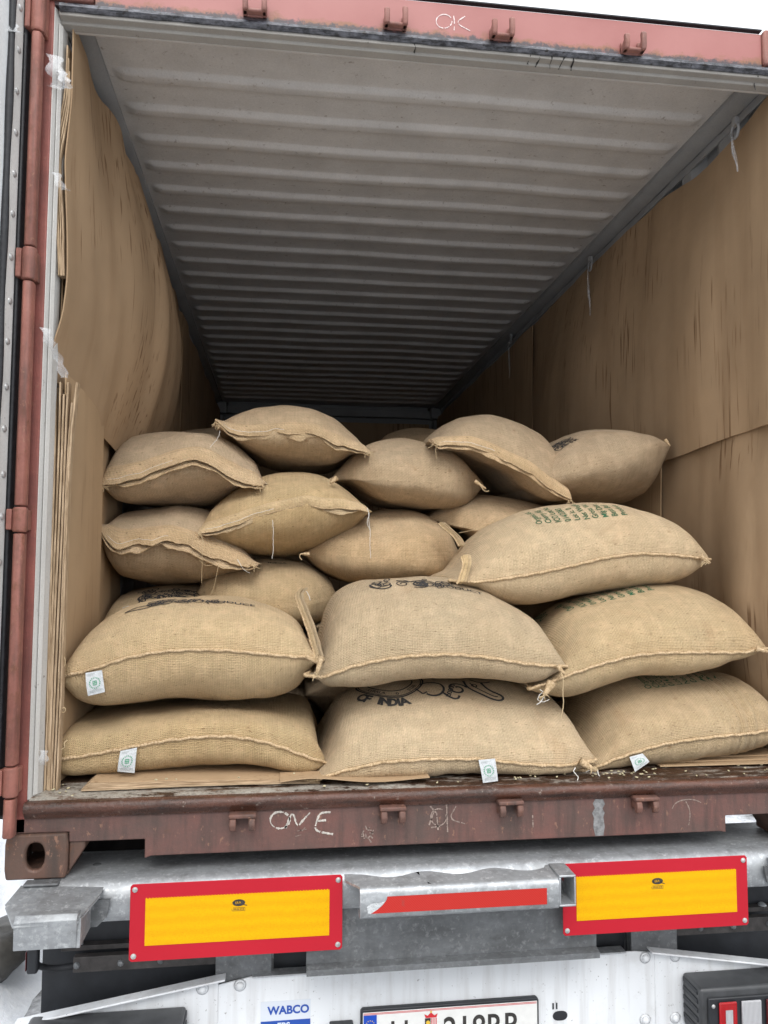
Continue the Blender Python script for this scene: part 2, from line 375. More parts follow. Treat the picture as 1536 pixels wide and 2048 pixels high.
M_WHITE = whitepaint()
M_BLUE = simple('label_blue', (.015, .07, .36), .45); M_LABELW = simple('label_white', (.62, .66, .72), .45)
M_EU = simple('eu_blue', (.005, .06, .42), .4); M_PLATE = simple('number_plate_white', (.70, .70, .68), .4, 0, 40, .05)
M_PRED = simple('plate_red', (.55, .02, .03), .4); M_GOLD = simple('gold', (.7, .45, .05), .4)
M_RIVET = simple('zinc_rivet', (.5, .5, .49), .45, .6, 90, .3)
M_CHALK = simple('chalk', (.50, .46, .41), .95, 0, 160, .45)
M_CHALKW = simple('white_chalk', (.72, .60, .58), .95, 0, 160, .25)
M_CHALKD = simple('faint_chalk', (.27, .205, .175), .95, 0, 200, .45)
M_BEAN = simple('green_coffee_bean', (.50, .44, .28), .45, 0, 30, .3)
M_BEAND = simple('dark_coffee_bean', (.10, .055, .03), .4)
def film(name, alpha, col=(.8, .82, .84)):
    t = NT(name); n = t.noise(22, t.vec((1, 1, .5)), 5, .7); t.m.surface_render_method = 'DITHERED' if hasattr(t.m, 'surface_render_method') else 'DITHERED'
    return t.done(col, .18, 0, t.bump(n, .9, .01), .6, Alpha=t.rng(n, .35, .7, alpha*.35, min(1, alpha*1.8)))
M_FILM = film('clear_tape', .20)
M_CORD = simple('grey_plastic_film', (.5, .5, .5), .3, 0, 50, .3)
def lens(name, col, rough=.12):
    t = NT(name); w = t.wave(80, t.vec((1, 1, 1)), 0, 'X'); return t.done(t.mix(t.rng(w, 0, 1), tuple(c*.55 for c in col), col), rough, 0, t.bump(w, .6, .004), .6)
M_LRED = lens('red_lens', (.55, .01, .015)); M_LCLR = lens('clear_lens', (.62, .62, .64)); M_LORG = lens('dark_red_lens', (.12, .01, .012))
M_HOUS = simple('lamp_housing', (.05, .052, .055), .4, 0, 20, .3)
def ground_m():
    t = NT('slushy_ground'); a = t.noise(.55, None, 6, .6); b = t.noise(9, None, 6, .7); g = t.noise(60, None, 3, .7)
    m = t.math('ADD', a, t.math('MULTIPLY', b, .25)); c = t.mix(t.rng(m, .56, .66), (.10, .10, .10), (.66, .68, .71)); c = t.mix(t.rng(g, .4, .7, .3, 0), c, (.06, .06, .06))
    return t.done(c, .7, 0, t.bump(b, .6, .03))
M_GROUND = ground_m()
def snow_m():
    t = NT('snow'); b = t.noise(14, None, 5, .7); c = t.mix(t.rng(b, .3, .7), (.68, .71, .76), (.80, .82, .84)); return t.done(c, .6, 0, t.bump(b, .5, .02))
M_SNOW = snow_m()
M_ROCK = simple('dark_wet_rock', (.05, .047, .042), .5, 0, 9, .6, .8)
M_DROP = simple('water_drop', (.55, .56, .58), .08, 0)

# ------------------------------------------------------------------ text and line drawing
_tc = {}
def text_mesh(s, bold=0.0):
    k = (s, bold)
    if k not in _tc:
        c = bpy.data.curves.new('lettering', 'FONT'); c.body = s; c.size = 1; c.offset = bold; c.resolution_u = 4
        o = bpy.data.objects.new('lettering', c); COL.objects.link(o)
        dg = bpy.context.evaluated_depsgraph_get(); me = o.evaluated_get(dg).to_mesh()
        V = np.array([tuple(v.co)[:2] for v in me.vertices]).reshape(-1, 2); Fc = [tuple(p.vertices) for p in me.polygons]
        o.evaluated_get(dg).to_mesh_clear(); bpy.data.objects.remove(o); bpy.data.curves.remove(c); _tc[k] = (V, Fc)
    return _tc[k]
def resample(pts, step):
    P = np.asarray(pts, float); d = np.r_[0, np.cumsum(np.linalg.norm(np.diff(P, axis=0), axis=1))]
    n = max(2, int(d[-1]/step)+1); t = np.linspace(0, d[-1], n); return np.stack([np.interp(t, d, P[:, k]) for k in range(P.shape[1])], 1)
def smooth_path(pts, it=2):
    P = np.asarray(pts, float)
    for _ in range(it):
        Q = [P[0]]
        for i in range(len(P)-1): Q += [P[i]*.75+P[i+1]*.25, P[i]*.25+P[i+1]*.75]
        Q.append(P[-1]); P = np.array(Q)
    return P
def ribbon2d(pts, w, step=.006, jit=0.):
    P = resample(pts, step); T = np.gradient(P, axis=0); T /= np.linalg.norm(T, axis=1, keepdims=True)+1e-9
    N = np.stack([-T[:, 1], T[:, 0]], 1); ww = (w/2)*(1+jit*nrs.uniform(-1, 1, len(P)))[:, None]
    V = np.concatenate([P+N*ww, P-N*ww]); n = len(P); return V, [(i, i+1, n+i+1, n+i) for i in range(n-1) if jit < .5 or nrs.rand() > .06]
class Flat:
    """collects 2-D marks, then places them by a mapping (a,b)->xyz"""
    def __init__(s, k=1.): s.v = []; s.f = []; s.k = k
    def add(s, V, Fc, sc=1., off=(0, 0), rot=0.):
        c, d = math.cos(rot), math.sin(rot); n = len(s.v)
        for x, y in V: x, y = x*sc, y*sc; s.v.append((off[0]+c*x-d*y, off[1]+d*x+c*y))
        s.f += [tuple(n+i for i in f) for f in Fc]; return s
    def text(s, t, size, off=(0, 0), rot=0., bold=0., xs=1.):
        V, Fc = text_mesh(t, bold); return s.add([(x*xs, y) for x, y in V], Fc, size, off, rot)
    def line(s, pts, w, jit=0., step=.006): V, Fc = ribbon2d(pts, w*s.k, step, jit); return s.add(V, Fc)
    def circle(s, c, r, w, a0=0, a1=2*math.pi, n=40):
        t = np.linspace(a0, a1, n); return s.line(np.stack([c[0]+r*np.cos(t), c[1]+r*np.sin(t)], 1), w, 0, .005)
    def disc(s, c, r, n=16):
        return s.add([(c[0]+r*math.cos(i*2*math.pi/n), c[1]+r*math.sin(i*2*math.pi/n)) for i in range(n)], [tuple(range(n))])
    def rect(s, x0, x1, y0, y1): return s.add([(x0, y0), (x1, y0), (x1, y1), (x0, y1)], [(0, 1, 2, 3)])
    def place(s, fn, name, mat, parent, label=None):
        mb = MB(); mb.v = [tuple(map(float, fn(a, b))) for a, b in s.v]; mb.f = s.f
        return mb.build(name, mat, parent, label=label)
def spiral(c, r0, r1, a0, turns, n=26):
    t = np.linspace(0, 1, n); r = r0+(r1-r0)*t; a = a0+turns*2*math.pi*t
    return np.stack([c[0]+r*np.cos(a), c[1]+r*np.sin(a)], 1)
def leaf(c, L, W, a, n=12):
    t = np.linspace(0, 1, n); up = np.stack([L*t, W*np.sin(math.pi*t)], 1); dn = np.stack([L*t[::-1], -W*np.sin(math.pi*t[::-1])], 1)
    P = np.concatenate([up, dn]); R = np.array([[math.cos(a), -math.sin(a)], [math.sin(a), math.cos(a)]]); return P@R.T+np.array(c)

# ================================================================== SETTING
g = MB(); nx = 60
xs = np.r_[-900, -300, -100, -40, np.linspace(-16, 16, nx), 40, 100, 300, 900]; ys = np.r_[-900, -300, -100, -40, np.linspace(-14, 18, nx), 40, 100, 300, 900]
G = np.zeros((len(xs), len(ys), 3))
for i, x in enumerate(xs):
    for j, y in enumerate(ys):
        k = 1 if abs(x) < 30 and abs(y) < 30 else 0
        G[i, j] = (x, y, -1.27+k*.03*noise.noise(Vector((x*.7, y*.7, 0))))
g.grid(G).build('ground', M_GROUND, smooth='all', kind='structure')
# snow cleared to the side of the yard
b = MB(); A, B = 70, 60; G = np.zeros((A, B, 3))
for i in range(A):
    for j in range(B):
        x = -3.6+2.2*i/(A-1); y = .1+5.8*j/(B-1); e = min(i/(A-1), 1-i/(A-1), j/(B-1)*1.4, (1-j/(B-1))*1.4)*2
        h = .06+.30*min(1, e*1.3)+.20*noise.noise(Vector((x*2.2, y*2.2, 1)))+.09*noise.noise(Vector((x*7, y*7, 3)))+.03*noise.noise(Vector((x*19, y*19, 3)))
        G[i, j] = (x, y, -1.34+max(0, h*min(1, e*3)))
b.grid(G).build('snow_bank', M_SNOW, smooth='all', kind='structure')
rk = MB()
def rock(mb, c, r, sq, seed):
    n, m = 14, 9; Gp = np.zeros((m, n, 3))
    for i in range(m):
        th = math.pi*i/(m-1)
        for j in range(n):
            ph = 2*math.pi*j/n; d = Vector((math.sin(th)*math.cos(ph), math.sin(th)*math.sin(ph), math.cos(th)))
            k = 1+.35*noise.noise(d*1.6+Vector((seed, 0, 0)))+.12*noise.noise(d*5+Vector((seed, 3, 0)))
            Gp[i, j] = (c[0]+d.x*r*k*sq[0], c[1]+d.y*r*k*sq[1], c[2]+d.z*r*k*sq[2])
    mb.grid(Gp, wrap_v=True)
p = at_z(-8, 1900, -1.08); rock(rk, p, .14, (1, 1.5, .8), 2)
prop(rk.build('rock', M_ROCK, smooth='all'), 'dark wet boulder half buried in the snow at the left edge', 'rock')

# ================================================================== CONTAINER
box_ = thing('shipping_container', 'open rust red shipping container with white ribbed roof, loaded on the trailer', 'shipping container', (0, 0, -.214))
L = 5.95; ZB = -.214; ZT = 2.385; XI = 1.17
# corner castings
def casting(sx, y0, zb, front, dp=.178):
    mb = MB(); w, h = .162, .118; x0 = sx*1.219; x1 = sx*(1.219-w); lo, hi = min(x0, x1), max(x0, x1); t = .022
    # front face ring with a slot hole
    n = 24; cx, cz = (lo+hi)/2+sx*.003, zb+.06
    outer = []; inner = []
    for k in range(n):
        a = 2*math.pi*(k+.5)/n; c, s_ = math.cos(a), math.sin(a)
        sc = min((hi-lo)/2/abs(c) if abs(c) > 1e-6 else 9, h/2/abs(s_) if abs(s_) > 1e-6 else 9)
        outer.append((min(max((lo+hi)/2+c*sc, lo), hi), zb+h/2+s_*sc))
        inner.append((cx+.025*np.sign(c)*abs(c)**.75, cz+.036*s_))
    for yy in (y0, y0+t):
        mb.v += [(p[0], yy, p[1]) for p in outer]+[(p[0], yy, p[1]) for p in inner]
    for k in range(n):
        k2 = (k+1) % n; mb.f += [(k, k2, n+k2, n+k), (2*n+k, 3*n+k, 3*n+k2, 2*n+k2), (n+k, n+k2, 3*n+k2, 3*n+k), (k, 2*n+k, 2*n+k2, k2)]
    mb.box(lo, lo+t, y0+t-.001, y0+dp, zb, zb+h); mb.box(hi-t, hi, y0+t-.001, y0+dp, zb, zb+h)
    mb.box(lo+t, hi-t, y0+t-.001, y0+dp, zb+h-t, zb+h); mb.box(lo+t, hi-t, y0+t-.001, y0+dp, zb, zb+.018); mb.box(lo+t, hi-t, y0+dp-t, y0+dp, zb+.018, zb+h-t)
    return mb
for sx in (-1, 1):
    casting(sx, -.012, ZB, True).build('corner_casting', M_CAST, box_, bevel=.006, label='grimy lower corner casting with an oval hole' if sx < 0 else None)
    casting(sx, -.012, ZT-.108, True, .066).build('corner_casting', M_KEEPTOP, box_, bevel=.006)
    for zb in (ZB, ZT-.118): casting(sx, L+.0, zb, False).build('corner_casting', M_CAST, box_)
# neck behind the lower castings
for sx in (-1, 1):
    MB().prism([(sx*1.057, -.05), (sx*1.057, -.205), (sx*1.015, -.14), (sx*1.015, -.05)], .005, .15, 'y').build('casting_gusset', M_CAST, box_, bevel=.004)
# bottom rail with fork recesses
zr, x0r, xr = -.169, .856, 1.057
rail = MB(); poly = [(-1.219, -.055), (1.219, -.055), (1.219, -.096), (xr, -.096), (xr, -.123), (x0r, -.123), (x0r, zr-.004), (x0r-.018, zr), (-x0r+.018, zr), (-x0r, zr-.006), (-x0r, -.123), (-xr, -.123), (-xr, -.096), (-1.219, -.096)]
rail.prism(poly, 0, .012, 'y').build('bottom_rail', M_RAIL, box_, bevel=.003)
MB().box(-x0r, x0r, .012, .06, zr, zr+.012).build('rail_flange', M_RAIL, box_, bevel=.002)
# primer patch and scar on the rail
pa = at(1198, 1600, 0)[0]
f = Flat(); f.line([(pa, -.060), (pa-.003, -.10), (pa-.001, -.166)], .030, .35, .012)
f.place(lambda a, b: (a, -.0012, b), 'repair_patch', simple('grey_repair_paint', (.20, .20, .20), .6, .0, 60, .5, .4), box_, 'grey brushed repair patch on the red rail')
# plates added behind the rail, the recess's deep shade painted into their near-black colour
M_RECESS_SHADE = simple('painted_recess_shade', (.008, .007, .007), .95, 0, 30, .5, 0, Specular_IOR_Level=.1)
MB().box(-xr-.05, -x0r+.2, .19, .205, -.2145, -.055).build('recess_shade_plate', M_RECESS_SHADE, box_)
MB().box(-.64, .80, .19, .205, -.2145, -.055).build('crossmember', M_RECESS_SHADE, box_)  # same painted shade, behind the middle of the rail
for k in range(12): MB().box(-1.15, 1.15, .55+k*.45, .60+k*.45, -.16, -.035).build('crossmember', M_CAST, box_) if k > 0 else None
for sx in (-1, 1): MB().box(sx*1.15-.02*(sx > 0), sx*1.15+.02*(sx < 0), .15, L, -.16, -.03).build('bottom_side_rail', M_RAIL, box_)
# sill and lip
MB().prism([(.14, -.03), (.14, -.001), (.02, -.004), (.005, -.010), (.004, -.03)], -1.166, 1.166, 'x').build('door_sill', M_SILL, box_, smooth=True)
lp = [(.004, -.0105)]+[(-.012+.014*math.cos(a)+.0, -.026+.015*math.sin(a)) for a in np.linspace(math.pi*.45, math.pi*1.35, 8)]+[(-.006, -.056), (.010, -.0565), (.010, -.02)]
MB().prism(lp, -1.172, 1.172, 'x').build('sill_lip', M_LIP, box_, smooth=True)
# floor boards
nb = 8; wb = 2.34/nb
for k in range(nb):
    MB().box(-1.17+k*wb+.002, -1.17+(k+1)*wb-.002, .142, L, -.028, 0).build('floor_board', M_FLOOR, box_, bevel=.002)
MB().box(-1.16, 1.16, .143, L, -.036, -.030).build('floor_light_blocker', M_BLACK, box_)  # added dark plate, blocks light leaking up through the board gaps
# posts, inner frame
for sx in (-1, 1):
    def XP(v): return sx*v
    po = [(XP(1.219), 0), (XP(1.170), 0), (XP(1.168), .012), (XP(1.205), .03), (XP(1.219), .03)]
    MB().prism(po, -.096, ZT-.108, 'z').build('corner_post', M_POST, box_, bevel=.004)
    fr = [(XP(1.169), .002), (XP(1.147), .062), (XP(1.150), .085), (XP(1.175), .085), (XP(1.175), .012)]
    MB().prism(fr, -.010, 2.262, 'z').build('door_frame_jamb', M_FRAME, box_, bevel=.003)
    # groove lines down the jamb
    MB().prism([(XP(1.160), .0185), (XP(1.153), .0325), (XP(1.1505), .0310), (XP(1.1575), .0170)], 0, 2.22, 'z').build('jamb_rib', M_FRAME, box_, bevel=.001)
    MB().box(min(XP(1.205), XP(1.19)), max(XP(1.205), XP(1.19)), .03, .16, -.09, ZT-.12).build('rear_post_web', M_POST, box_)
# header
hp = [(0, 2.268), (0, ZT), (.018, ZT+.008), (.11, ZT+.008), (.11, ZT-.01), (.02, ZT-.01), (.02, 2.268)]
MB().prism(hp, -1.057, 1.057, 'x').build('header_beam', M_HEAD, box_, bevel=.003)
MB().box(-1.057, 1.057, -.006, .012, ZT+.0085, ZT+.0135).build('header_drip_lip', M_RUBBER, box_, bevel=.001)
for sx in (-1, 1): MB().box(*sorted((sx*1.057, sx*1.219)), 0.003, .02, 2.266, ZT-.108).build('header_end', M_HEAD, box_)
# gasket under the header: uneven sealant bead
gp = []
for k, x in enumerate(np.linspace(-1.155, 1.165, 160)):
    w = .003*noise.noise(Vector((x*14, 0, 0))); gp.append([(x, .0+.001, 2.272+w), (x, -.006+w, 2.268), (x, -.008+w, 2.258+w), (x, .003, 2.249+w*.8), (x, .014, 2.250), (x, .016, 2.270)])
MB().grid(np.array(gp), wrap_v=True).build('header_gasket', M_GASKET, box_, smooth=True)
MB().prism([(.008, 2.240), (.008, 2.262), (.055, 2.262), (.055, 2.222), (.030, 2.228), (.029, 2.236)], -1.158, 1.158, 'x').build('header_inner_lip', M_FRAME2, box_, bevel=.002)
MB().prism([(.056, 2.223), (.056, 2.300), (.072, 2.300), (.072, 2.227)], -1.139, 1.139, 'x').build('header_soffit', M_ROOF, box_, bevel=.002)
# peeling cracks on the soffit
f = Flat()
for (u, v0, v1, dx) in ((818, 80, 118, 8), (1055, 112, 143, -6), (1075, 115, 145, -10), (1094, 115, 148, 0), (1125, 118, 150, -14), (1136, 130, 152, 0), (1499, 168, 190, 2)):
    a, c = at(u, v0, .055), at(u+dx, v1, .055); f.line([(a[0], min(a[2], 2.26)), ((a[0]+c[0])/2+rnd.uniform(-.004, .004), (a[2]+c[2])/2), (c[0], c[2])], .0035, .7, .006)
f.place(lambda a, b: (a, .0275 if b < 2.238 else .0070, b), 'paint_crack', M_INK, box_)
# roof : flat front sheet then 27 corrugations
PITCH_R = .2093; Y0 = .335
def prof(y):
    if y < Y0: return 0
    t = ((y-Y0)/PITCH_R) % 1.0
    if y > L-.12: return 0
    if t < .32: return 0
    if t < .42: return -(t-.32)/.10
    if t < .60: return -1
    if t < .70: return -1+(t-.60)/.10
    return 0
ysr = [0.072]; k = 0
while Y0+k*PITCH_R < L-.12:
    for t in (0, .15, .305, .325, .37, .415, .435, .51, .585, .605, .65, .695, .715, .85): ysr.append(Y0+(k+t)*PITCH_R)
    k += 1
ysr = [y for y in ysr if y < L]+[L]
xsr = np.r_[-1.12, -1.102, -1.095, -1.08, -1.065, -1.05, -1.03, np.linspace(-.99, .99, 24), 1.03, 1.05, 1.065, 1.08, 1.095, 1.102, 1.12]
G = np.zeros((len(xsr), len(ysr), 3))
for i, x in enumerate(xsr):
    e = min(1, max(0, (1.100-abs(x))/.050)); e = e*e*(3-2*e)
    for j, y in enumerate(ysr):
        dent = .009*noise.noise(Vector((x*1.3, y*1.1, 4)))+.0015*noise.noise(Vector((x*7, y*5, 4)))
        G[i, j] = (x, y, 2.352+.017*e*prof(y)+dent*min(1, (1.12-abs(x))*6))
MB().shell(G, .0022).build('roof_panel', M_ROOF, box_, smooth=True)
MB().box(-1.2, 1.2, .11, L, 2.362+.012, 2.366+.012).build('roof_skin', M_HEAD, box_)
# condensation drops
dm = MB()
for k in range(3600):
    x = nrs.uniform(-1.0, 1.0); y = .3+nrs.rand()**1.3*2.6
    if noise.noise(Vector((x*2.1, y*2.1, 9))) < nrs.uniform(-.25, .35): continue
    z = 2.352+.017*prof(y)+.009*noise.noise(Vector((x*1.3, y*1.1, 4)))-.0012; r = nrs.uniform(.0008, .0021)
    dm.add([(x-r, y, z), (x, y-r, z), (x+r, y, z), (x, y+r, z), (x, y, z-r*1.1)], [(0, 1, 4), (1, 2, 4), (2, 3, 4), (3, 0, 4)])
dm.build('condensation_drops', M_DROP, box_, smooth='all', kind='stuff')
# top side rails, walls, end wall
for sx in (-1, 1):
    MB().prism([(sx*1.112, 2.350), (sx*1.112, 2.330), (sx*1.150, 2.300), (sx*1.165, 2.300), (sx*1.19, 2.36)], .072, L, 'y').build('top_side_rail', M_WALL, box_, bevel=.004)
    MB().box(*sorted((sx*1.1665, sx*1.172)), .072, L, 2.27, 2.2995).build('rail_lip', M_WALL, box_)
    pts = []; y = .10; ph = 0
    seq = [(0, .07), (.034, .034), (.034, .07), (0, .034)]
    prof2 = [(1.172, y)]
    while y < L-.05:
        for dx, dy in ((0, .072), (.034, .068), (0, .072), (-.034, .068)):
            x = prof2[-1][0]+dx; y += dy; prof2.append((x, min(y, L)))
    G = np.array([[(sx*x, yy, z) for z in (-.05, 2.35)] for x, yy in prof2])
    MB().shell(G, .002).build('side_wall', M_WALL, box_)
MB().box(-1.2, 1.2, L, L+.02, -.1, 2.36).build('end_wall', M_WALL, box_)
MB().box(-1.08, 1.08, L-.09, L-.002, 2.22, 2.30).build('end_header', M_WALL, box_, bevel=.006)
for sx in (-1, 1):
    MB().box(*sorted((sx*1.06, sx*1.168)), L-.19, L-.092, 2.20, 2.318).build('end_corner_block', M_WALL, box_, bevel=.008)
    MB().box(*sorted((sx*1.10, sx*1.168)), L-.10, L-.003, 0, 2.199).build('end_post', M_WALL, box_, bevel=.006)
# rod keepers
def keeper(u, v, top):
    mb = MB(); P = at(u, v, -.02); x, z = P[0], P[2]; w = .036
    if top:
        mb.box(x-w, x+w, -.012, -.0005, z-.030, z-.006); mb.box(x-w, x+w, -.034, -.012, z-.030, z-.020)
        for s_, hh in ((-1, .8), (1, 1.2) if x < .2 else (1, .8)):
            if x > .5: hh = .8 if s_ < 0 else 1.3
            xx = x+s_*(w-.008)
            pr_ = [(-.0005, z-.030), (-.040, z-.030), (-.046, z-.012), (-.046, z+.018*hh), (-.034, z+.026*hh), (-.026, z+.020*hh), (-.028, z+.004), (-.016, z-.006), (-.008, z+.010*hh), (-.0005, z+.014*hh)]
            mb.prism(pr_, xx-.008, xx+.008, 'x')
    else:
        mb.box(x-w*1.05, x+w*1.05, -.040, -.0005, z+.012, z+.024)
        for s_ in (-1, 1):
            xx = x+s_*(w-.010)
            pr_ = [(-.0005, z+.012), (-.040, z+.012), (-.046, z-.004), (-.040, z-.020), (-.026, z-.026), (-.022, z-.010), (-.010, z-.010), (-.0005, z-.022)]
            mb.prism(pr_, xx-.009, xx+.009, 'x')
    return mb.build('rod_keeper', M_KEEPTOP if top else M_KEEP, box_, bevel=.004, seg=2, label='pink painted lock rod keeper on the header' if top else 'rusty lock rod keeper on the bottom rail')
for u, v in ((510, 9), (791, 36), (1004, 58), (1266, 87)): keeper(u, v, True)
for u, v in ((485, 1643), (785, 1628), (1020, 1616), (1290, 1608)): keeper(u, v, False)
# chalk marks
def chalk(strokes, Y, mat, w, name='chalk_mark', label=None, parent=None, jit=.55):
    f = Flat()
    for st in strokes:
        P = at(np.array([p[0] for p in st], float), np.array([p[1] for p in st], float), Y)
        f.line(smooth_path(P[:, [0, 2]], 2), w, jit, .004)
    return f.place(lambda a, b: (a, Y-.0012, b), name, mat, parent or box_, label)
def oval(cx, cy, rx, ry, a0=0, a1=360, n=16): return [(cx+rx*math.cos(math.radians(a)), cy+ry*math.sin(math.radians(a))) for a in np.linspace(a0, a1, n)]
chalk([oval(560, 1640, 20, 17, -70, 300), [(571, 1656), (577, 1640), (586, 1622), (594, 1655), (606, 1640), (620, 1625)], [(661, 1624), (640, 1625), (634, 1640), (628, 1662), (666, 1668)], [(634, 1642), (652, 1640)]], 0, M_CHALK, .0048, label='chalk word ONE')
chalk([oval(877, 1634, 16, 17, -30, 300), [(893, 1609), (895, 1664)], [(912, 1612), (897, 1638), (930, 1647)], [(860, 1612), (872, 1625)], [(862, 1655), (880, 1652)], [(869, 1620), (858, 1650)], [(873, 1625), (876, 1660)]], 0, M_CHALKD, .0035, label='faint scratched word OK')
chalk([[(1344, 1617), (1350, 1605), (1370, 1598), (1390, 1599), (1402, 1605)], [(1371, 1602), (1380, 1620), (1379, 1640), (1377, 1650)]], 0, M_CHALKD, .0030, label='thin chalk letter T')
chalk([[(1065, 1630), (1066, 1655)]], 0, M_CHALKD, .003)
chalk([oval(888, 43, 16, 14, 0, 330), [(907, 32), (909, 45), (908, 61)], [(930, 33), (910, 46), (940, 62)]], 0, M_CHALKW, .003, label='white chalk word OK on the header')
f = Flat()
for k in range(16):
    a = at(740+rnd.uniform(-14, 14), 1667+rnd.uniform(-10, 10), 0); f.line([(a[0], a[2]), (a[0]+rnd.uniform(-.012, .012), a[2]+rnd.uniform(-.012, .012))], .003, .6, .004)
for k in range(5):
    a = at(595+rnd.uniform(-10, 12), 1665+rnd.uniform(-6, 8), 0); f.line([(a[0], a[2]), (a[0]+rnd.uniform(0, .02), a[2]+rnd.uniform(0, .012))], .002, .6, .004)
f.place(lambda a, b: (a, -.0012, b), 'scratch_mark', M_CHALKD, box_)
# hinges on both posts
for sx in (-1, 1):
    prev = 2.30
    for (zt, zb) in ((2.30, 2.144), (1.513, 1.4195), (.787, .7187), (.0933, .0144)):
        X0, X1 = sorted((sx*1.222, sx*1.178))
        kn = MB(); kn.tube([(sx*1.199, -.044, zb), (sx*1.199, -.044, zb+.004), (sx*1.199, -.044, zt-.004), (sx*1.199, -.044, zt)], [.016, .020, .020, .016], 14)
        kn.box(*sorted((sx*1.217, sx*1.232)), -.060, .0, zb+.006, zt-.006); kn.box(X0+.006, X1-.004, -.040, -.001, zb+.006, zt-.006)
        kn.build('hinge_knuckle', M_HINGE, box_, bevel=.003)
    for (za, zb) in ((2.140, 1.517), (1.4155, .791), (.7147, .0973), (.010, -.090)):
        mb = MB(); X0, X1 = sorted((sx*1.214, sx*1.185))
        mb.prism([(X0, -.050), (X0+.006, -.060), (X1-.006, -.060), (X1, -.050), (X1, -.026), (X0, -.026)], zb, za, 'z'); mb.build('hinge_bar', M_HINGE, box_, bevel=.003)
for sx in (-1, 1): MB().box(*sorted((sx*1.2355, sx*1.2165)), -.022, .03, -.05, 2.28).build('post_seal', M_RUBBER, box_, bevel=.003)
# left door, swung open
def door(sx, y_dir, Xf):
    d = MB(); xo = Xf-.045 if sx < 0 else Xf+.045; lo, hi = sorted((Xf, xo)); e0 = -.02; bl = Vector(box_.location)
    dn = d.box(lo, hi, -1.17, e0-.085, -.03, 2.25).build('door', M_DOORW, box_, bevel=.003, label='white inner face of the opened left door')
    MB().box(lo, hi, e0-.085, e0, -.03, 2.25).build('door_edge_rail', M_STRIP, dn, bevel=.003)
    i = 1 if sx < 0 else -1
    MB().box(*sorted((Xf+i*.0005, Xf+i*.016)), e0-.026, e0+.002, -.04, 2.26).build('rubber_seal', M_RUBBER, dn, bevel=.005)
    MB().tube([(Xf+i*.006, -.105, z) for z in np.linspace(-.04, 2.26, 40)], [.010+.0015*math.sin(k) for k in range(40)], 10).build('rubber_seal', M_RUBBER, dn, smooth='all')
    MB().box(*sorted((Xf+i*.0005, Xf+i*.009)), -.092, -.050, -.03, 2.25).build('retaining_strip', M_STRIP, dn, bevel=.002)
    proto = None
    for k in range(20):
        z = 2.19-k*.1195; 
        if z < 0: break
        if proto is None:
            proto = MB().dome((0, 0, 0), .0105, .005, (i, 0, 0), 12, 3).build('rivet', M_RIVET, dn); proto.location = Vector((Xf+i*.009, -.071, z))-Vector(box_.location); q = proto
        else:
            q = proto.copy(); COL.objects.link(q); q.parent = dn
        q.parent = dn
        q.location = Vector((Xf+i*.009, -.071+rnd.uniform(-.003, .003), z+rnd.uniform(-.004, .004)))
    phi = math.radians(-11 if sx < 0 else 11); h = Vector((Xf, e0, 0)); Rm = Matrix.Rotation(phi, 3, 'Z'); dn.rotation_euler = (0, 0, phi); dn.location = Vector(dn.location)+h-Rm @ h
    return dn
dl = door(-1, -1, -1.238)

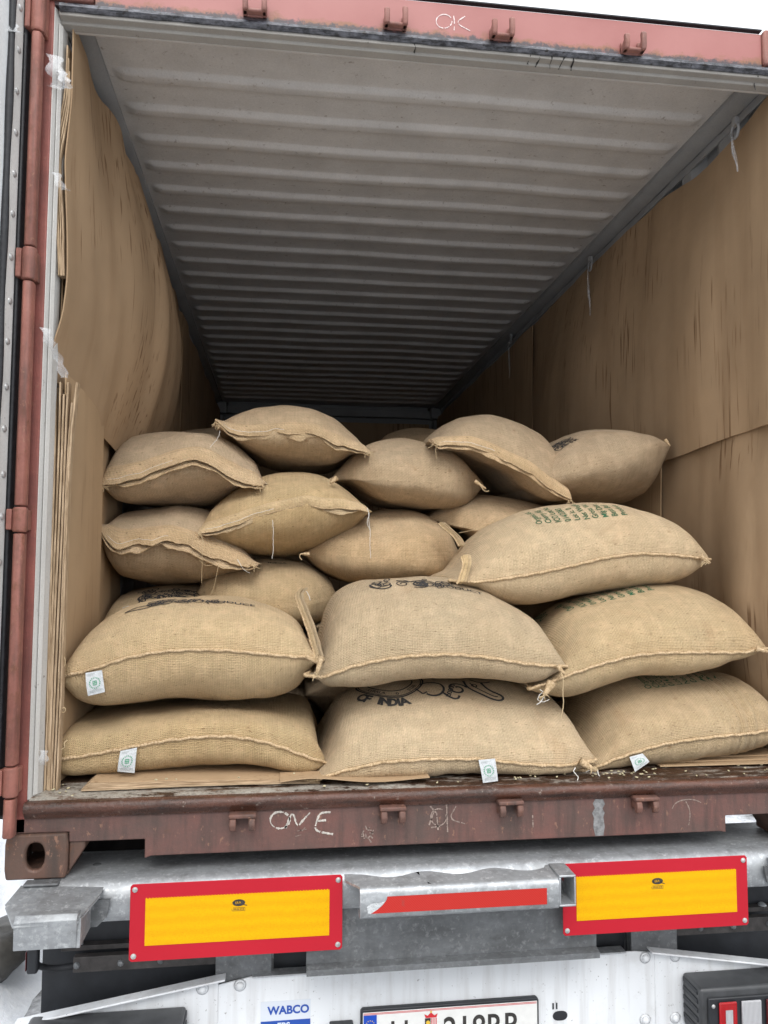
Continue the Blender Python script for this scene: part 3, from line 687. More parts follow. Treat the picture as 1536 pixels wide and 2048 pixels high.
# ================================================================== SACKS
class Curve2:
    def __init__(s, pts): s.p = np.array(sorted(pts), float)
    def __call__(s, u):
        # monotone smooth: linear interp sampled and blurred
        x, y = s.p[:, 0], s.p[:, 1]; t = np.linspace(x[0], x[-1], 140); v = np.interp(t, x, y); k = np.hanning(15); k /= k.sum()
        v2 = np.convolve(np.pad(v, 7, mode='reflect', reflect_type='odd'), k, 'valid'); return np.interp(u, t, v2)
def solve_z(X, Y, cv, z0):
    z = np.full_like(X, z0)
    for _ in range(5):
        u, _v = proj(np.stack([X, Y, z], 1)); v = cv(u); z = at(u, v, Y)[:, 2]
    return z
class Sack:
    def __init__(s, name_label, yf, D, top, seam, bot, mat=None, et=2.3, eb=2.5, ft=.55, fb=.15, tilt=None, amp=.006, seed=0, pleat=0, zback=None, group=None, ns=96, nt=72, pinch=.10, ear=.02, wrink=1.0, rd=.10, rp=6, we=10):
        s.seed = seed; mat = mat or M_JUTE
        seamc, topc, botc = Curve2(seam), Curve2(top), Curve2(bot)
        uL, vL = seamc.p[0]; uR, vR = seamc.p[-1]
        XL, XR = max(-1.15, at(uL, vL, yf+D/2*(rd-.1))[0]), min(1.16, at(uR, vR, yf+D/2*(rd-.1))[0]); s.XL, s.XR, s.W, s.D = XL, XR, XR-XL, D
        t = np.linspace(0, 1, ns); sp = .35*t+.65*(.5-.5*np.cos(math.pi*t)); X = XL+(XR-XL)*sp; s.sp = sp
        one = np.ones(ns); e = 2*sp-1
        yfront = yf+pinch*.25*(1-np.abs(e)**2.5)*0+yf*0
        zs = solve_z(X, yf+D/2*(rd-.1)*np.abs(e)**rp, seamc, .4); zt = solve_z(X, one*(yf+ft*D), topc, .5); zb = solve_z(X, one*(yf+fb*D), botc, .3)
        s.zseam = zs
        w = np.clip(1-np.abs(e)**we, 0, 1)**.5
        zmid0 = zs+(((zt+zb)/2-zs)*.55)*w if zback is None else zs+zback*w
        th = np.linspace(0, 2*math.pi, nt, endpoint=False); one = np.ones(ns)
        hb0 = np.maximum((zs-zb), .01)
        zb = zmid0-hb0*1.0
        def form(zt, zb):
            ht = np.maximum((zt-zmid0)*w, .004*w+.0015); hb = np.maximum((zmid0-zb)*w, .004*w+.0015)
            ry = D/2*(1-rd*np.abs(e)**rp); yc = yf+D/2+0*e; G = np.zeros((ns, nt, 3))
            for j, a in enumerate(th):
                c, sn = math.cos(a), math.sin(a); up = sn >= 0; ex = (et if up else eb)+(1.6*np.abs(e)**1.5 if rd > .3 else .5*np.abs(e)**3)
                y = yc-ry*np.sign(c)*abs(c)**(2/ex); f_ = np.clip((y-yf)/(D*.5), 0, 1); f_ = f_*f_*(3-2*f_)
                zz = zs+(zmid0-zs)*f_; h = ht if up else -hb
                G[:, j, 0] = X+ear*np.sign(e)*np.abs(e)**14*abs(c)**10; G[:, j, 1] = y; G[:, j, 2] = zz+h*abs(sn)**(2/ex)
            return G
        ii = np.arange(ns); mask = np.abs(e) < .90; KH = np.hanning(19)[1:-1]; KH /= KH.sum()
        fl9 = lambda q_: np.convolve(np.pad(q_, 8, mode='edge'), KH, 'valid')
        for it in range(7):
            G = form(zt, zb); U_, V_ = proj(G.reshape(-1, 3)); U_ = U_.reshape(ns, nt); V_ = V_.reshape(ns, nt)
            dist = (G[:, 0]-CAM)@_F; h_ = nt//2
            jt = V_[:, :h_+1].argmin(1); er = topc(U_[ii, jt])-V_[ii, jt]; dz = -er*dist/FPX; uu = U_[ii, jt]; mk = mask & (uu > top[0][0]+3) & (uu < top[-1][0]-3)
            dz = np.interp(ii, ii[mk], dz[mk]); dz = np.convolve(np.pad(dz, 8, mode='edge'), KH, 'valid'); zt = np.clip(zt+dz*.9, zs+.002, zs+.5)
            jb = h_+V_[:, h_:].argmax(1); er = botc(U_[ii, jb])-V_[ii, jb]; dz = -er*dist/FPX; uu = U_[ii, jb]; mk = mask & (uu > bot[0][0]+3) & (uu < bot[-1][0]-3)
            dz = np.interp(ii, ii[mk], dz[mk]); dz = np.convolve(np.pad(dz, 8, mode='edge'), KH, 'valid'); zb = np.clip(zb+dz*.7, zs-.30, zmid0-.004)
        zt = fl9(zt); zb = np.maximum(fl9(zb), .002+0*zb); G = form(zt, zb)
        # surface irregularity along the normal
        du = np.gradient(G, axis=0); dv = np.roll(G, -1, 1)-np.roll(G, 1, 1); N = np.cross(du, dv); N /= np.linalg.norm(N, axis=2, keepdims=True)+1e-9
        cen = G.mean(axis=(0, 1)); sg = np.sign(((G-cen)*N).sum(axis=2, keepdims=True).mean()); N *= sg
        sd = Vector((seed*3.7, seed*1.3, seed*.7))
        for i in range(ns):
            ee = abs(e[i]); ww = min(1, (1-ee)*7)
            for j in range(nt):
                p = Vector(G[i, j]); c = abs(math.cos(th[j]))
                d = amp*1.9*noise.noise(p*4+sd)+amp*.75*noise.noise(p*11+sd)
                # creases radiating from the seam and the ends
                q = Vector((G[i, j, 0]*26, G[i, j, 1]*5, G[i, j, 2]*5))+sd; r_ = Vector((G[i, j, 0]*5, G[i, j, 1]*24, G[i, j, 2]*24))+sd
                d += wrink*(.0036*noise.noise(q)*(c**3)+.0030*noise.noise(r_)*(ee**4)+.0016*noise.noise(Vector((p.x*22, p.y*9, p.z*9))+sd))
                if pleat:
                    g_ = math.exp(-((sp[i]-pleat)/.085)**2); d += .0085*g_*math.sin(sp[i]*150+2*noise.noise(p*6))*(1 if math.sin(th[j]) > 0 else .3)
                G[i, j] += N[i, j]*d*ww
        G[:, :, 2] = np.maximum(G[:, :, 2], .0015+.0*G[:, :, 2])
        s.G = G; s.N = N; s.e = e
        A = G.reshape(-1, 3); cen = A.mean(0)
        s.root = thing('coffee_sack', name_label, 'sack', (float(cen[0]), float(cen[1]), float(A[:, 2].min())), group)
        arc = np.zeros((ns, nt)); dd = np.linalg.norm(np.diff(G, axis=1), axis=2); arc[:, 1:] = np.cumsum(dd, axis=1); s.arc = arc
        mb = MB()
        Gc = np.concatenate([G, G[:, :1]], axis=1); arcc = np.concatenate([arc, arc[:, -1:]+np.linalg.norm(G[:, 0]-G[:, -1], axis=1)[:, None]], 1)
        mb.grid(Gc)
        for i, rev in ((0, 1), (ns-1, 0)):
            k = i*(nt+1); fc = tuple(k+j for j in range(nt)); mb.f.append(fc if rev else fc[::-1])
        us = np.r_[0, np.cumsum(np.linalg.norm(np.diff(G, axis=0), axis=2).mean(1))]
        uv = np.stack([np.repeat(us[:, None], nt+1, 1)+seed*.37, arcc+seed*.11], 2).reshape(-1, 2)
        o = mb.build('sack_body', mat, s.root, smooth='all', uv=uv); s.body = o
        me = o.data
        bm_fix(me)
    def P(s, sv, q, off=.0022):
        """point on the top side: sv in 0..1 along the width, q metres from the front seam over the top"""
        i = float(np.interp(sv, s.sp, np.arange(len(s.sp)))); i0 = min(int(i), len(s.sp)-2); f = i-i0
        ring = s.G[i0]*(1-f)+s.G[i0+1]*f; nr = s.N[i0]*(1-f)+s.N[i0+1]*f; a = s.arc[i0]*(1-f)+s.arc[i0+1]*f
        j = float(np.interp(q, a, np.arange(len(a)))); j0 = min(int(j), len(a)-2); g_ = j-j0
        p = ring[j0]*(1-g_)+ring[j0+1]*g_; n = nr[j0]*(1-g_)+nr[j0+1]*g_; n = n/np.linalg.norm(n); return p+n*off
    def s_at(s, u, v=None, Y=None, q=.1):
        best = min(np.linspace(.02, .98, 97), key=lambda t: abs(proj(s.P(t, q))[0]-u)); return float(min(np.linspace(best-.012, best+.012, 25), key=lambda t: abs(proj(s.P(t, q))[0]-u)))
    def q_at(s, sv, v):
        qs = np.linspace(0, .6, 401); prev = None
        for q in qs:
            if proj(s.P(sv, q))[1] <= v: return float(q)
        return float(min(qs, key=lambda q: proj(s.P(sv, q))[1]))
    def mapper(s, s0, q0): return lambda a, b: s.P(min(.995, max(.005, s0+a/s.W)), q0+b)
    def seam_line(s, n=400, out=.0025, s0=0., s1=1., lo=0):
        i = np.interp(np.linspace(s0, s1, n), s.sp, np.arange(len(s.sp))); i0 = np.minimum(i.astype(int), len(s.sp)-2); f = (i-i0)[:, None]
        L_ = s.G[i0, 0]*(1-f)+s.G[i0+1, 0]*f; return L_+np.array([0, -out, 0])
    def rope(s, r=.0048, ends=True, mat=None, stitch=True):
        pts = s.seam_line(420)
        if ends:
            nt = s.G.shape[1]; h = nt//2
            left = s.G[0, :h][::-1][::2]; right = s.G[-1, :h][::2]
            left = left+np.array([-.002, 0, 0]); right = right+np.array([.002, 0, 0])
            pts = np.concatenate([left, pts, right])
        pts = resample(pts, .0028); n = len(pts); k = np.arange(n)
        rr = r*(1+.22*np.sin(k*2*math.pi/3.3+1.5*np.sin(k*.07))+.15*nrs.uniform(-1, 1, n)); pts = pts+np.stack([np.zeros(n), -.0008*np.abs(np.sin(k*1.9)), .0011*np.sin(k*.31+s.seed)], 1)
        MB().tube(pts, rr, 7).build('seam', mat or M_SEAM, s.root, smooth='all')
    def flap(s, hem, width=.05, out=.022, ext=(.03, .03), gap=.015, drop=.0, wave=1.0):
        """sewn mouth: two plies standing off the body and ending in a wavy hem"""
        hc = Curve2(hem); n = 150; yf = s.G[:, 0, 1].mean()
        u = np.linspace(hc.p[0, 0], hc.p[-1, 0], n); v = hc(u); out = out+.012; hemp = at(u, v, yf-out)
        hs_ = (hemp[:, 0]-s.XL)/s.W; rows1 = []; rows2 = []
        sdv = Vector((s.seed*2.1, 0, 0))
        for k in range(n):
            e = min(k, n-1-k)/(n*.5); sv = min(.992, max(.008, hs_[k])); x = hemp[k, 0]
            w1 = wave*(.010*noise.noise(Vector((x*16, 0, 0))+sdv)+.004*noise.noise(Vector((x*41, 2, 0))+sdv)); w2 = wave*(.010*noise.noise(Vector((x*13, 5, 0))+sdv)+.003*noise.noise(Vector((x*37, 7, 0))+sdv))
            H = hemp[k]+np.array([0, w1, w1*.8]); base = s.P(sv, width, -.002); dx = x-base[0]; base = base+np.array([dx*.6, 0, 0])
            mid = base*.45+H*.55+np.array([dx*.2, -.008, .006]); r1 = [base, base*.7+mid*.3+np.array([0, -.003, .002]), mid, mid*.4+H*.6+np.array([0, -.002, .001]), H]
            H2 = hemp[k]+np.array([0, .006+w2*.6, -gap*(.35+.65*min(1, e*3))+w2*1.2]); inn = s.P(sv, .012, -.004)+np.array([dx*.6, 0, 0])
            r2 = [inn+np.array([0, 0, .004]), inn*.5+H2*.5+np.array([0, -.002, .002]), H2]
            rows1.append(r1); rows2.append(r2)
        def uvs(R):
            R = np.array(R); a = np.cumsum(np.r_[0, np.linalg.norm(np.diff(R[:, -1], axis=0), axis=1)]); b_ = np.arange(R.shape[1])*.012
            U_ = np.stack([np.repeat(a[:, None], R.shape[1], 1), np.repeat(b_[None], R.shape[0], 0)], 2).reshape(-1, 2); return np.concatenate([U_, U_])
        MB().shell(rows1, .0055).build('mouth_flap', s.body.data.materials[0], s.root, smooth=True, uv=uvs(rows1), angle=60)
        MB().shell(rows2, .0050).build('mouth_flap', s.body.data.materials[0], s.root, smooth=True, uv=uvs(rows2), angle=60)
        # hem cord
        Hm = np.array(rows1)[:, -1]+np.array([0, -.001, 0]); pts = resample(Hm, .003); MB().tube(pts, .0026*(1+.25*np.sin(np.arange(len(pts))*2.0)), 6).build('seam', M_SEAM, s.root, smooth='all')
        Hm = np.array(rows2)[:, -1]; pts = resample(Hm, .003); MB().tube(pts, .0024*(1+.25*np.sin(np.arange(len(pts))*2.0)), 6).build('seam', M_SEAM, s.root, smooth='all')
        # white sewing thread a centimetre above the hem
        R = np.array(rows1); st = R[:, 3]*.9+R[:, 2]*.1+np.array([0, -.0028, .001])
        a = int(n*.04); MB().tube(st[a:int(n*.45)], .0007, 5).build('stitching', M_WHITE_THREAD, s.root)
        return rows1
def bm_fix(me):
    import bmesh
    bm = bmesh.new(); bm.from_mesh(me); bmesh.ops.recalc_face_normals(bm, faces=bm.faces); bm.to_mesh(me); bm.free()
def thread(parent, u, v, Y, path, mat=None, r=.0009, jit=3, seed=0, name='loose_thread'):
    R = random.Random(seed+int(u*7+v)); pts = []
    for k, (a, c) in enumerate(path): pts.append((u+a, v+c, Y-(0.004 if k else 0)+R.uniform(-.003, .003)))
    P = np.array([at(p[0], p[1], p[2]) for p in pts]); P = smooth_path(P, 3); n = len(P)
    P = resample(P, .006); P = P+np.array([[R.uniform(-1, 1)*.0009*jit/2 for _ in range(3)] for _ in range(len(P))]); P = smooth_path(P, 1)
    MB().tube(P, r, 5).build(name, mat or M_WHITE_THREAD, parent, smooth='all')
def tuft(parent, u, v, Y, n=5, L=16, mat=None, seed=1, name='frayed_end'):
    R = random.Random(seed); mb = MB()
    for k in range(n):
        a = R.uniform(0, 6.28); l = R.uniform(.4, 1)*L; pts = [(u+R.uniform(-4, 4), v+R.uniform(-4, 4))]
        for m in range(4): a += R.uniform(-.9, .9); pts.append((pts[-1][0]+math.cos(a)*l/4, pts[-1][1]+abs(math.sin(a))*l/4+R.uniform(-1, 2)))
        P = np.array([at(p[0], p[1], Y-R.uniform(0, .012)) for p in pts]); mb.tube(smooth_path(P, 2), .0011, 5)
    mb.build(name, mat or M_JUTE_THREAD, parent, smooth='all')

# ---- each sack: outlines as they stand in the picture, at their true distance
mats = [M_JUTE, M_JUTE2, M_JUTE3]
S = {}
S['1'] = Sack('bottom sack at the left front, long curved seam, white tag near its left end', .10, .60,
    [(100, 1440), (125, 1424), (210, 1404), (300, 1394), (400, 1388), (500, 1386), (590, 1389), (625, 1398), (642, 1425)],
    [(102, 1524), (180, 1510), (250, 1497), (330, 1481), (400, 1473), (460, 1472), (520, 1480), (570, 1496), (612, 1515), (640, 1530)],
    [(102, 1570), (200, 1564), (350, 1557), (500, 1553), (600, 1552), (636, 1552)], M_JUTE3, we=34, seed=1, ft=.42, et=3.8, eb=3.4)
S['2'] = Sack('second sack up at the left front, plump, white tag below its left seam', .10, .62,
    [(124, 1352), (150, 1310), (200, 1262), (240, 1225), (290, 1197), (350, 1189), (420, 1187), (480, 1192), (540, 1208), (585, 1232), (612, 1268), (636, 1318)],
    [(120, 1357), (180, 1340), (251, 1316), (321, 1303), (391, 1299), (462, 1301), (532, 1308), (590, 1314), (632, 1318)],
    [(120, 1380), (145, 1395), (198, 1408), (268, 1409), (356, 1394), (462, 1397), (550, 1392), (602, 1366), (632, 1326)], M_JUTE, we=17, seed=2, ft=.55)
S['3'] = Sack('big bottom sack in the middle front, black seal print, tag hanging over the sill', .035, .66,
    [(632, 1480), (645, 1425), (665, 1392), (700, 1372), (780, 1358), (860, 1354), (940, 1354), (1010, 1358), (1060, 1372), (1100, 1410), (1130, 1450), (1188, 1520)],
    [(624, 1570), (680, 1545), (760, 1525), (860, 1517), (960, 1519), (1060, 1529), (1130, 1532), (1188, 1525)],
    [(622, 1573), (700, 1566), (780, 1556), (860, 1552), (960, 1550), (1060, 1548), (1130, 1544), (1188, 1532)], M_JUTE, we=26, seed=3, ft=.66, et=1.95, eb=3)
S['4'] = Sack('second sack up in the middle, curved lower seam, brown fold at its back left corner', .07, .62,
    [(630, 1330), (632, 1270), (645, 1215), (680, 1176), (720, 1160), (790, 1153), (860, 1152), (930, 1163), (990, 1190), (1040, 1232), (1080, 1275), (1128, 1335)],
    [(624, 1352), (645, 1358), (701, 1334), (762, 1320), (822, 1312), (903, 1309), (984, 1316), (1044, 1327), (1100, 1333), (1128, 1336)],
    [(624, 1354), (653, 1370), (700, 1376), (741, 1371), (822, 1359), (923, 1355), (1004, 1362), (1056, 1365), (1101, 1350), (1128, 1340)], M_JUTE, we=17, seed=4, ft=.58)
S['5'] = Sack('bottom sack at the right front, pleated right end and green print under the sack above', .075, .60,
    [(1110, 1420), (1125, 1392), (1160, 1366), (1220, 1348), (1320, 1338), (1400, 1340), (1430, 1350), (1492, 1382), (1536, 1414), (1580, 1450)],
    [(1150, 1549), (1168, 1546), (1201, 1533), (1234, 1518), (1266, 1505), (1314, 1490), (1363, 1481), (1427, 1473), (1492, 1468), (1536, 1463), (1575, 1455)],
    [(1150, 1551), (1168, 1549), (1214, 1540), (1266, 1532), (1363, 1518), (1460, 1509), (1508, 1497), (1545, 1480), (1575, 1462)], M_JUTE, we=17, seed=5, ft=.55, pleat=.80)
S['6'] = Sack('second sack up at the right front, green print along its top edge', .09, .60,
    [(1045, 1300), (1075, 1240), (1120, 1205), (1180, 1185), (1260, 1168), (1330, 1163), (1384, 1183), (1454, 1232), (1510, 1282), (1540, 1300)],
    [(1076, 1380), (1092, 1372), (1137, 1350), (1201, 1327), (1266, 1311), (1331, 1305), (1427, 1305), (1492, 1306), (1534, 1300)],
    [(1076, 1383), (1100, 1393), (1124, 1393), (1169, 1380), (1234, 1357), (1298, 1347), (1363, 1347), (1427, 1340), (1492, 1316), (1534, 1302)], M_JUTE, we=17, seed=6, ft=.6)
S['7'] = Sack('third sack up at the right, tilted, full block of green print across its top', .26, .62,
    [(915, 1150), (935, 1095), (965, 1058), (1040, 1022), (1090, 1010), (1150, 1004), (1210, 1003), (1265, 1012), (1320, 1040), (1370, 1072), (1418, 1115)],
    [(914, 1162), (950, 1165), (1000, 1159), (1063, 1149), (1122, 1137), (1209, 1116), (1279, 1107), (1349, 1110), (1418, 1118)],
    [(914, 1164), (940, 1180), (1000, 1206), (1040, 1215), (1090, 1208), (1160, 1190), (1240, 1177), (1340, 1167), (1385, 1142), (1418, 1122)], M_JUTE, we=17, seed=7, ft=.55)
R2 = .69
S['8'] = Sack('sack with open folded mouth flap by the left wall, lower of the two there', R2, .85,
    [(196, 1060), (212, 1045), (250, 1027), (300, 1016), (350, 1012), (410, 1018), (450, 1040), (490, 1090), (513, 1125)],
    [(197, 1056), (210, 1078), (238, 1092), (282, 1090), (336, 1082), (383, 1095), (417, 1110), (468, 1124), (513, 1128)],
    [(197, 1062), (215, 1115), (245, 1148), (290, 1168), (350, 1175), (410, 1165), (460, 1142), (513, 1130)], M_JUTE2, seed=8, ft=.42, eb=2.2)
S['9'] = Sack('sack with wide sewn flap by the left wall, topmost there', R2, .85,
    [(203, 945), (220, 905), (255, 880), (310, 867), (370, 865), (430, 870), (475, 892), (510, 930), (526, 960)],
    [(203, 966), (240, 964), (282, 955), (315, 943), (349, 929), (390, 921), (417, 928), (451, 948), (485, 964), (526, 966)],
    [(203, 970), (235, 998), (275, 1012), (330, 1018), (390, 1020), (430, 1017), (470, 998), (526, 970)], M_JUTE2, seed=9, ft=.40, eb=2.2)
S['10'] = Sack('sack with sewn mouth and long white thread hanging from its middle, left of centre', R2-.04, .85,
    [(398, 1055), (430, 1018), (480, 975), (540, 949), (600, 943), (650, 950), (700, 984), (737, 1018)],
    [(398, 1066), (437, 1060), (485, 1044), (535, 1028), (586, 1016), (613, 1012), (654, 1017), (700, 1018), (737, 1022)],
    [(398, 1068), (425, 1078), (460, 1097), (510, 1111), (560, 1114), (620, 1106), (680, 1075), (737, 1026)], M_JUTE3, rd=.22, rp=4, seed=10, ft=.42, eb=2.2)
S['11'] = Sack('topmost sack at left centre, wavy sewn mouth, frayed upper left ear', R2+.06, .85,
    [(430, 850), (455, 838), (500, 818), (560, 809), (615, 813), (670, 838), (710, 872), (738, 902)],
    [(430, 846), (451, 862), (485, 871), (535, 871), (575, 866), (630, 868), (664, 885), (700, 896), (738, 906)],
    [(430, 850), (445, 880), (480, 912), (540, 940), (600, 949), (650, 949), (695, 930), (738, 908)], M_JUTE2, rd=.22, rp=4, seed=11, ft=.40, eb=2.2)
S['12'] = Sack('smooth seamless fronted sack with two knotted ears, in the centre of the upper row', R2+.03, .85,
    [(664, 952), (690, 925), (730, 890), (790, 878), (850, 881), (900, 902), (940, 938), (964, 965)],
    [(664, 958), (720, 960), (780, 962), (840, 964), (900, 966), (964, 968)],
    [(664, 964), (690, 990), (740, 1010), (830, 1024), (880, 1028), (930, 1008), (964, 974)], M_JUTE2, rd=.58, rp=3.0, seed=12, ft=.42, eb=2.2, wrink=.7)
S['13'] = Sack('smooth fronted sack with a round brown stain, under the centre sack', R2, .85,
    [(605, 1105), (640, 1080), (690, 1045), (750, 1022), (810, 1020), (860, 1035), (895, 1072), (922, 1120)],
    [(605, 1108), (680, 1112), (760, 1116), (840, 1120), (922, 1124)],
    [(605, 1112), (640, 1142), (690, 1164), (760, 1168), (840, 1163), (895, 1148), (922, 1130)], M_JUTE2, rd=.58, rp=3.0, seed=13, ft=.42, eb=2.2, wrink=.7)
S['14'] = Sack('topmost sack right of centre, leaning down to the right with long diagonal sewn edge', R2-.02, .85,
    [(868, 876), (895, 848), (930, 834), (980, 830), (1040, 850), (1085, 888), (1120, 940), (1144, 992)],
    [(868, 880), (897, 890), (945, 894), (978, 906), (1012, 922), (1063, 946), (1097, 974), (1144, 998)],
    [(868, 884), (895, 908), (935, 948), (975, 982), (1020, 1002), (1060, 1006), (1110, 1002), (1144, 1000)], M_JUTE2, rd=.22, rp=4, seed=14, ft=.38, eb=2.2)
S['15'] = Sack('half hidden sack between the stained sack and the tilted green printed one', R2+.06, .85,
    [(866, 1025), (900, 1000), (950, 985), (1010, 996), (1080, 1012), (1120, 1040), (1150, 1060)],
    [(866, 1035), (900, 1050), (960, 1062), (1060, 1070), (1150, 1068)],
    [(866, 1040), (890, 1065), (950, 1085), (1060, 1100), (1150, 1075)], M_JUTE2, rd=.58, rp=3.0, seed=15, ft=.42, eb=2.2)
S['16'] = Sack('big sack against the right wall at the back, black ornate print at its upper left', .66, .85,
    [(1085, 930), (1110, 892), (1150, 868), (1190, 860), (1240, 862), (1290, 868), (1342, 882)],
    [(1085, 960), (1130, 950), (1190, 935), (1250, 918), (1300, 900), (1342, 888)],
    [(1085, 1010), (1150, 1014), (1220, 1008), (1265, 990), (1300, 955), (1325, 918), (1342, 890)], M_JUTE2, rd=.2, rp=4, seed=16, pinch=0, ft=.36, eb=2.2)
S['17'] = Sack('sack squeezed behind the left front pile, only its rounded top showing', R2-.02, .80,
    [(388, 1195), (410, 1160), (450, 1132), (500, 1118), (560, 1114), (610, 1122), (650, 1148), (674, 1180)],
    [(388, 1205), (450, 1215), (530, 1220), (600, 1215), (674, 1200)],
    [(388, 1210), (420, 1250), (530, 1265), (640, 1245), (674, 1205)], M_JUTE, rd=.58, rp=3.0, seed=17, ft=.42, eb=2.2)
S['18'] = Sack('sack low against the left wall with black ornate print on top, behind the front pile', R2-.04, .85,
    [(175, 1265), (205, 1215), (245, 1186), (300, 1172), (360, 1168), (420, 1172), (470, 1200), (490, 1240)],
    [(172, 1275), (250, 1270), (330, 1268), (420, 1270), (490, 1262)],
    [(172, 1280), (210, 1320), (330, 1345), (450, 1320), (490, 1266)], M_JUTE, rd=.22, rp=4, seed=18, ft=.45, eb=2.2)
S['19'] = Sack('dim sack far back in the container, right of the tall centre pile', 2.3, .8,
    [(770, 880), (790, 862), (830, 853), (870, 858), (900, 866), (960, 880)],
    [(770, 890), (830, 892), (900, 892), (960, 890)],
    [(770, 895), (830, 915), (900, 915), (960, 895)], M_JUTE2, seed=19, ft=.45, ns=40, nt=36)
S['20'] = Sack('dim sack far back by the left wall, only its top visible', 2.0, .8,
    [(330, 880), (360, 866), (400, 857), (440, 855), (490, 870)],
    [(330, 890), (380, 892), (430, 892), (490, 888)],
    [(330, 895), (380, 915), (430, 915), (490, 895)], M_JUTE2, seed=20, ft=.45, ns=40, nt=36)
def buried(x0, x1, z0, z1, yf, D, seed):
    t = np.linspace(0, 1, 9); zc = (z0+z1)/2; cv = lambda f, Y: [tuple(map(float, proj((x0+(x1-x0)*a, Y, f(a))))) for a in t]
    r_ = lambda a: math.sqrt(max(0, 1-(2*a-1)**4))
    Sack('sack buried in the middle of the load behind the front pile', yf, D, cv(lambda a: zc+(z1-zc)*r_(a), yf+.5*D), cv(lambda a: zc, yf), cv(lambda a: zc-(zc-z0)*r_(a), yf), M_JUTE2, seed=seed, ns=40, nt=32, group='sacks buried behind the front pile')
for i, (x0, x1, z0, z1) in enumerate(((-1.1, -.4, .0, .2), (-.38, .32, .0, .26), (.36, 1.08, .0, .26), (-.36, .34, .27, .52), (.38, 1.1, .27, .54), (.42, 1.12, .55, .78))): buried(x0, x1, z0, z1, .78, .7, 40+i)
for k in ('1', '2', '3', '4', '5', '6', '7'): S[k].rope()
S['8'].flap([(196, 1052), (203, 1068), (215, 1084), (238, 1096), (282, 1090), (336, 1080), (383, 1094), (417, 1112), (468, 1128), (512, 1134)], width=.07, out=.03, wave=1.8, gap=.022)
S['9'].flap([(201, 972), (231, 966), (282, 955), (315, 941), (349, 927), (390, 918), (417, 926), (451, 949), (485, 966), (525, 972)], width=.065, out=.03, gap=.020)
S['10'].flap([(396, 1068), (437, 1061), (485, 1044), (535, 1027), (586, 1014), (613, 1010), (654, 1017), (700, 1018), (737, 1022)], width=.04, out=.016)
S['11'].flap([(430, 840), (451, 861), (485, 871), (535, 871), (556, 863), (586, 868), (630, 867), (664, 885), (700, 895), (741, 908)], width=.045, out=.022, wave=1.5)
S['14'].flap([(867, 884), (880, 894), (897, 889), (945, 892), (978, 905), (1012, 922), (1063, 946), (1097, 976), (1143, 1000)], width=.045, out=.02)
# ears
def ear(k, u, v, du, dv, Y, r=.014, name='ear'):
    P = np.array([at(u-du*.6, v-dv*.6, Y), at(u, v, Y-.004), at(u+du*.6, v+dv*.6, Y-.008), at(u+du, v+dv, Y-.006)]); P = smooth_path(P, 2); n = len(P); rr = r*.8*np.linspace(1, .3, n)*(1+.22*nrs.uniform(-1, 1, n))
    MB().tube(P, rr, 9).build(name, M_SEAM, S[k].root, smooth='all')
ear('12', 668, 960, -8, 6, R2+.03); ear('12', 958, 968, 14, 10, R2+.03, .010); ear('13', 612, 1108, -10, 0, R2, .010); ear('16', 1334, 884, 6, 8, .66, .010)
ear('4', 1120, 1338, 10, 12, .07, .012); ear('7', 1408, 1118, 12, 8, .26, .012); ear('4', 640, 1325, -6, 22, .06, .016); ear('3', 1172, 1530, 20, 12, .03, .016)
ear('6', 1098, 1375, -10, 16, .09, .02); ear('2', 622, 1318, 14, 8, .09, .012); ear('6', 1522, 1300, 16, 4, .09, .012)

# standing mouth folds (two plies) at the ends of some front sacks
def fold(k, path, Y0_, Y1_, wdt, name='mouth_fold'):
    P = np.array([at(u, v, Y0_+(Y1_-Y0_)*i/(len(path)-1)) for i, (u, v) in enumerate(path)]); P = smooth_path(P, 2); P = resample(P, .01); n = len(P)
    for m, off in ((0, 0), (1, .014)):
        w = wdt*(1+.1*np.sin(np.arange(n)*.7+m)); D_ = np.zeros((n, 3)); D_[:, 0] = w; D_[:, 2] = w*.35
        rows = np.stack([P+np.array([off, off, 0])-D_*.5, P+np.array([off, -.004+off, .004]), P+np.array([off, off, 0])+D_*.5], 1)
        uv = np.stack([np.repeat(np.arange(n)[:, None]*.01, 3, 1), np.repeat(np.arange(3)[None]*.012, n, 0)], 2).reshape(-1, 2)
        MB().shell(rows, .003).build(name, M_JUTE3, S[k].root, smooth=True, uv=np.concatenate([uv, uv]), angle=60)
        MB().tube(rows[:, 0], .0032*(1+.25*np.sin(np.arange(n)*2.3)), 6).build('seam', M_SEAM, S[k].root, smooth='all')
fold('4', [(636, 1324), (628, 1290), (616, 1250), (602, 1215), (592, 1190), (604, 1178)], .09, .50, .013)
fold('7', [(920, 1166), (926, 1148), (932, 1128), (928, 1112)], .235, .30, .020); fold('15', [(880, 1046), (896, 1060), (912, 1074), (922, 1092)], R2-.03, R2-.04, .014)
fold('3', [(1180, 1528), (1150, 1500), (1118, 1458), (1088, 1412), (1072, 1375)], .05, .42, .034)

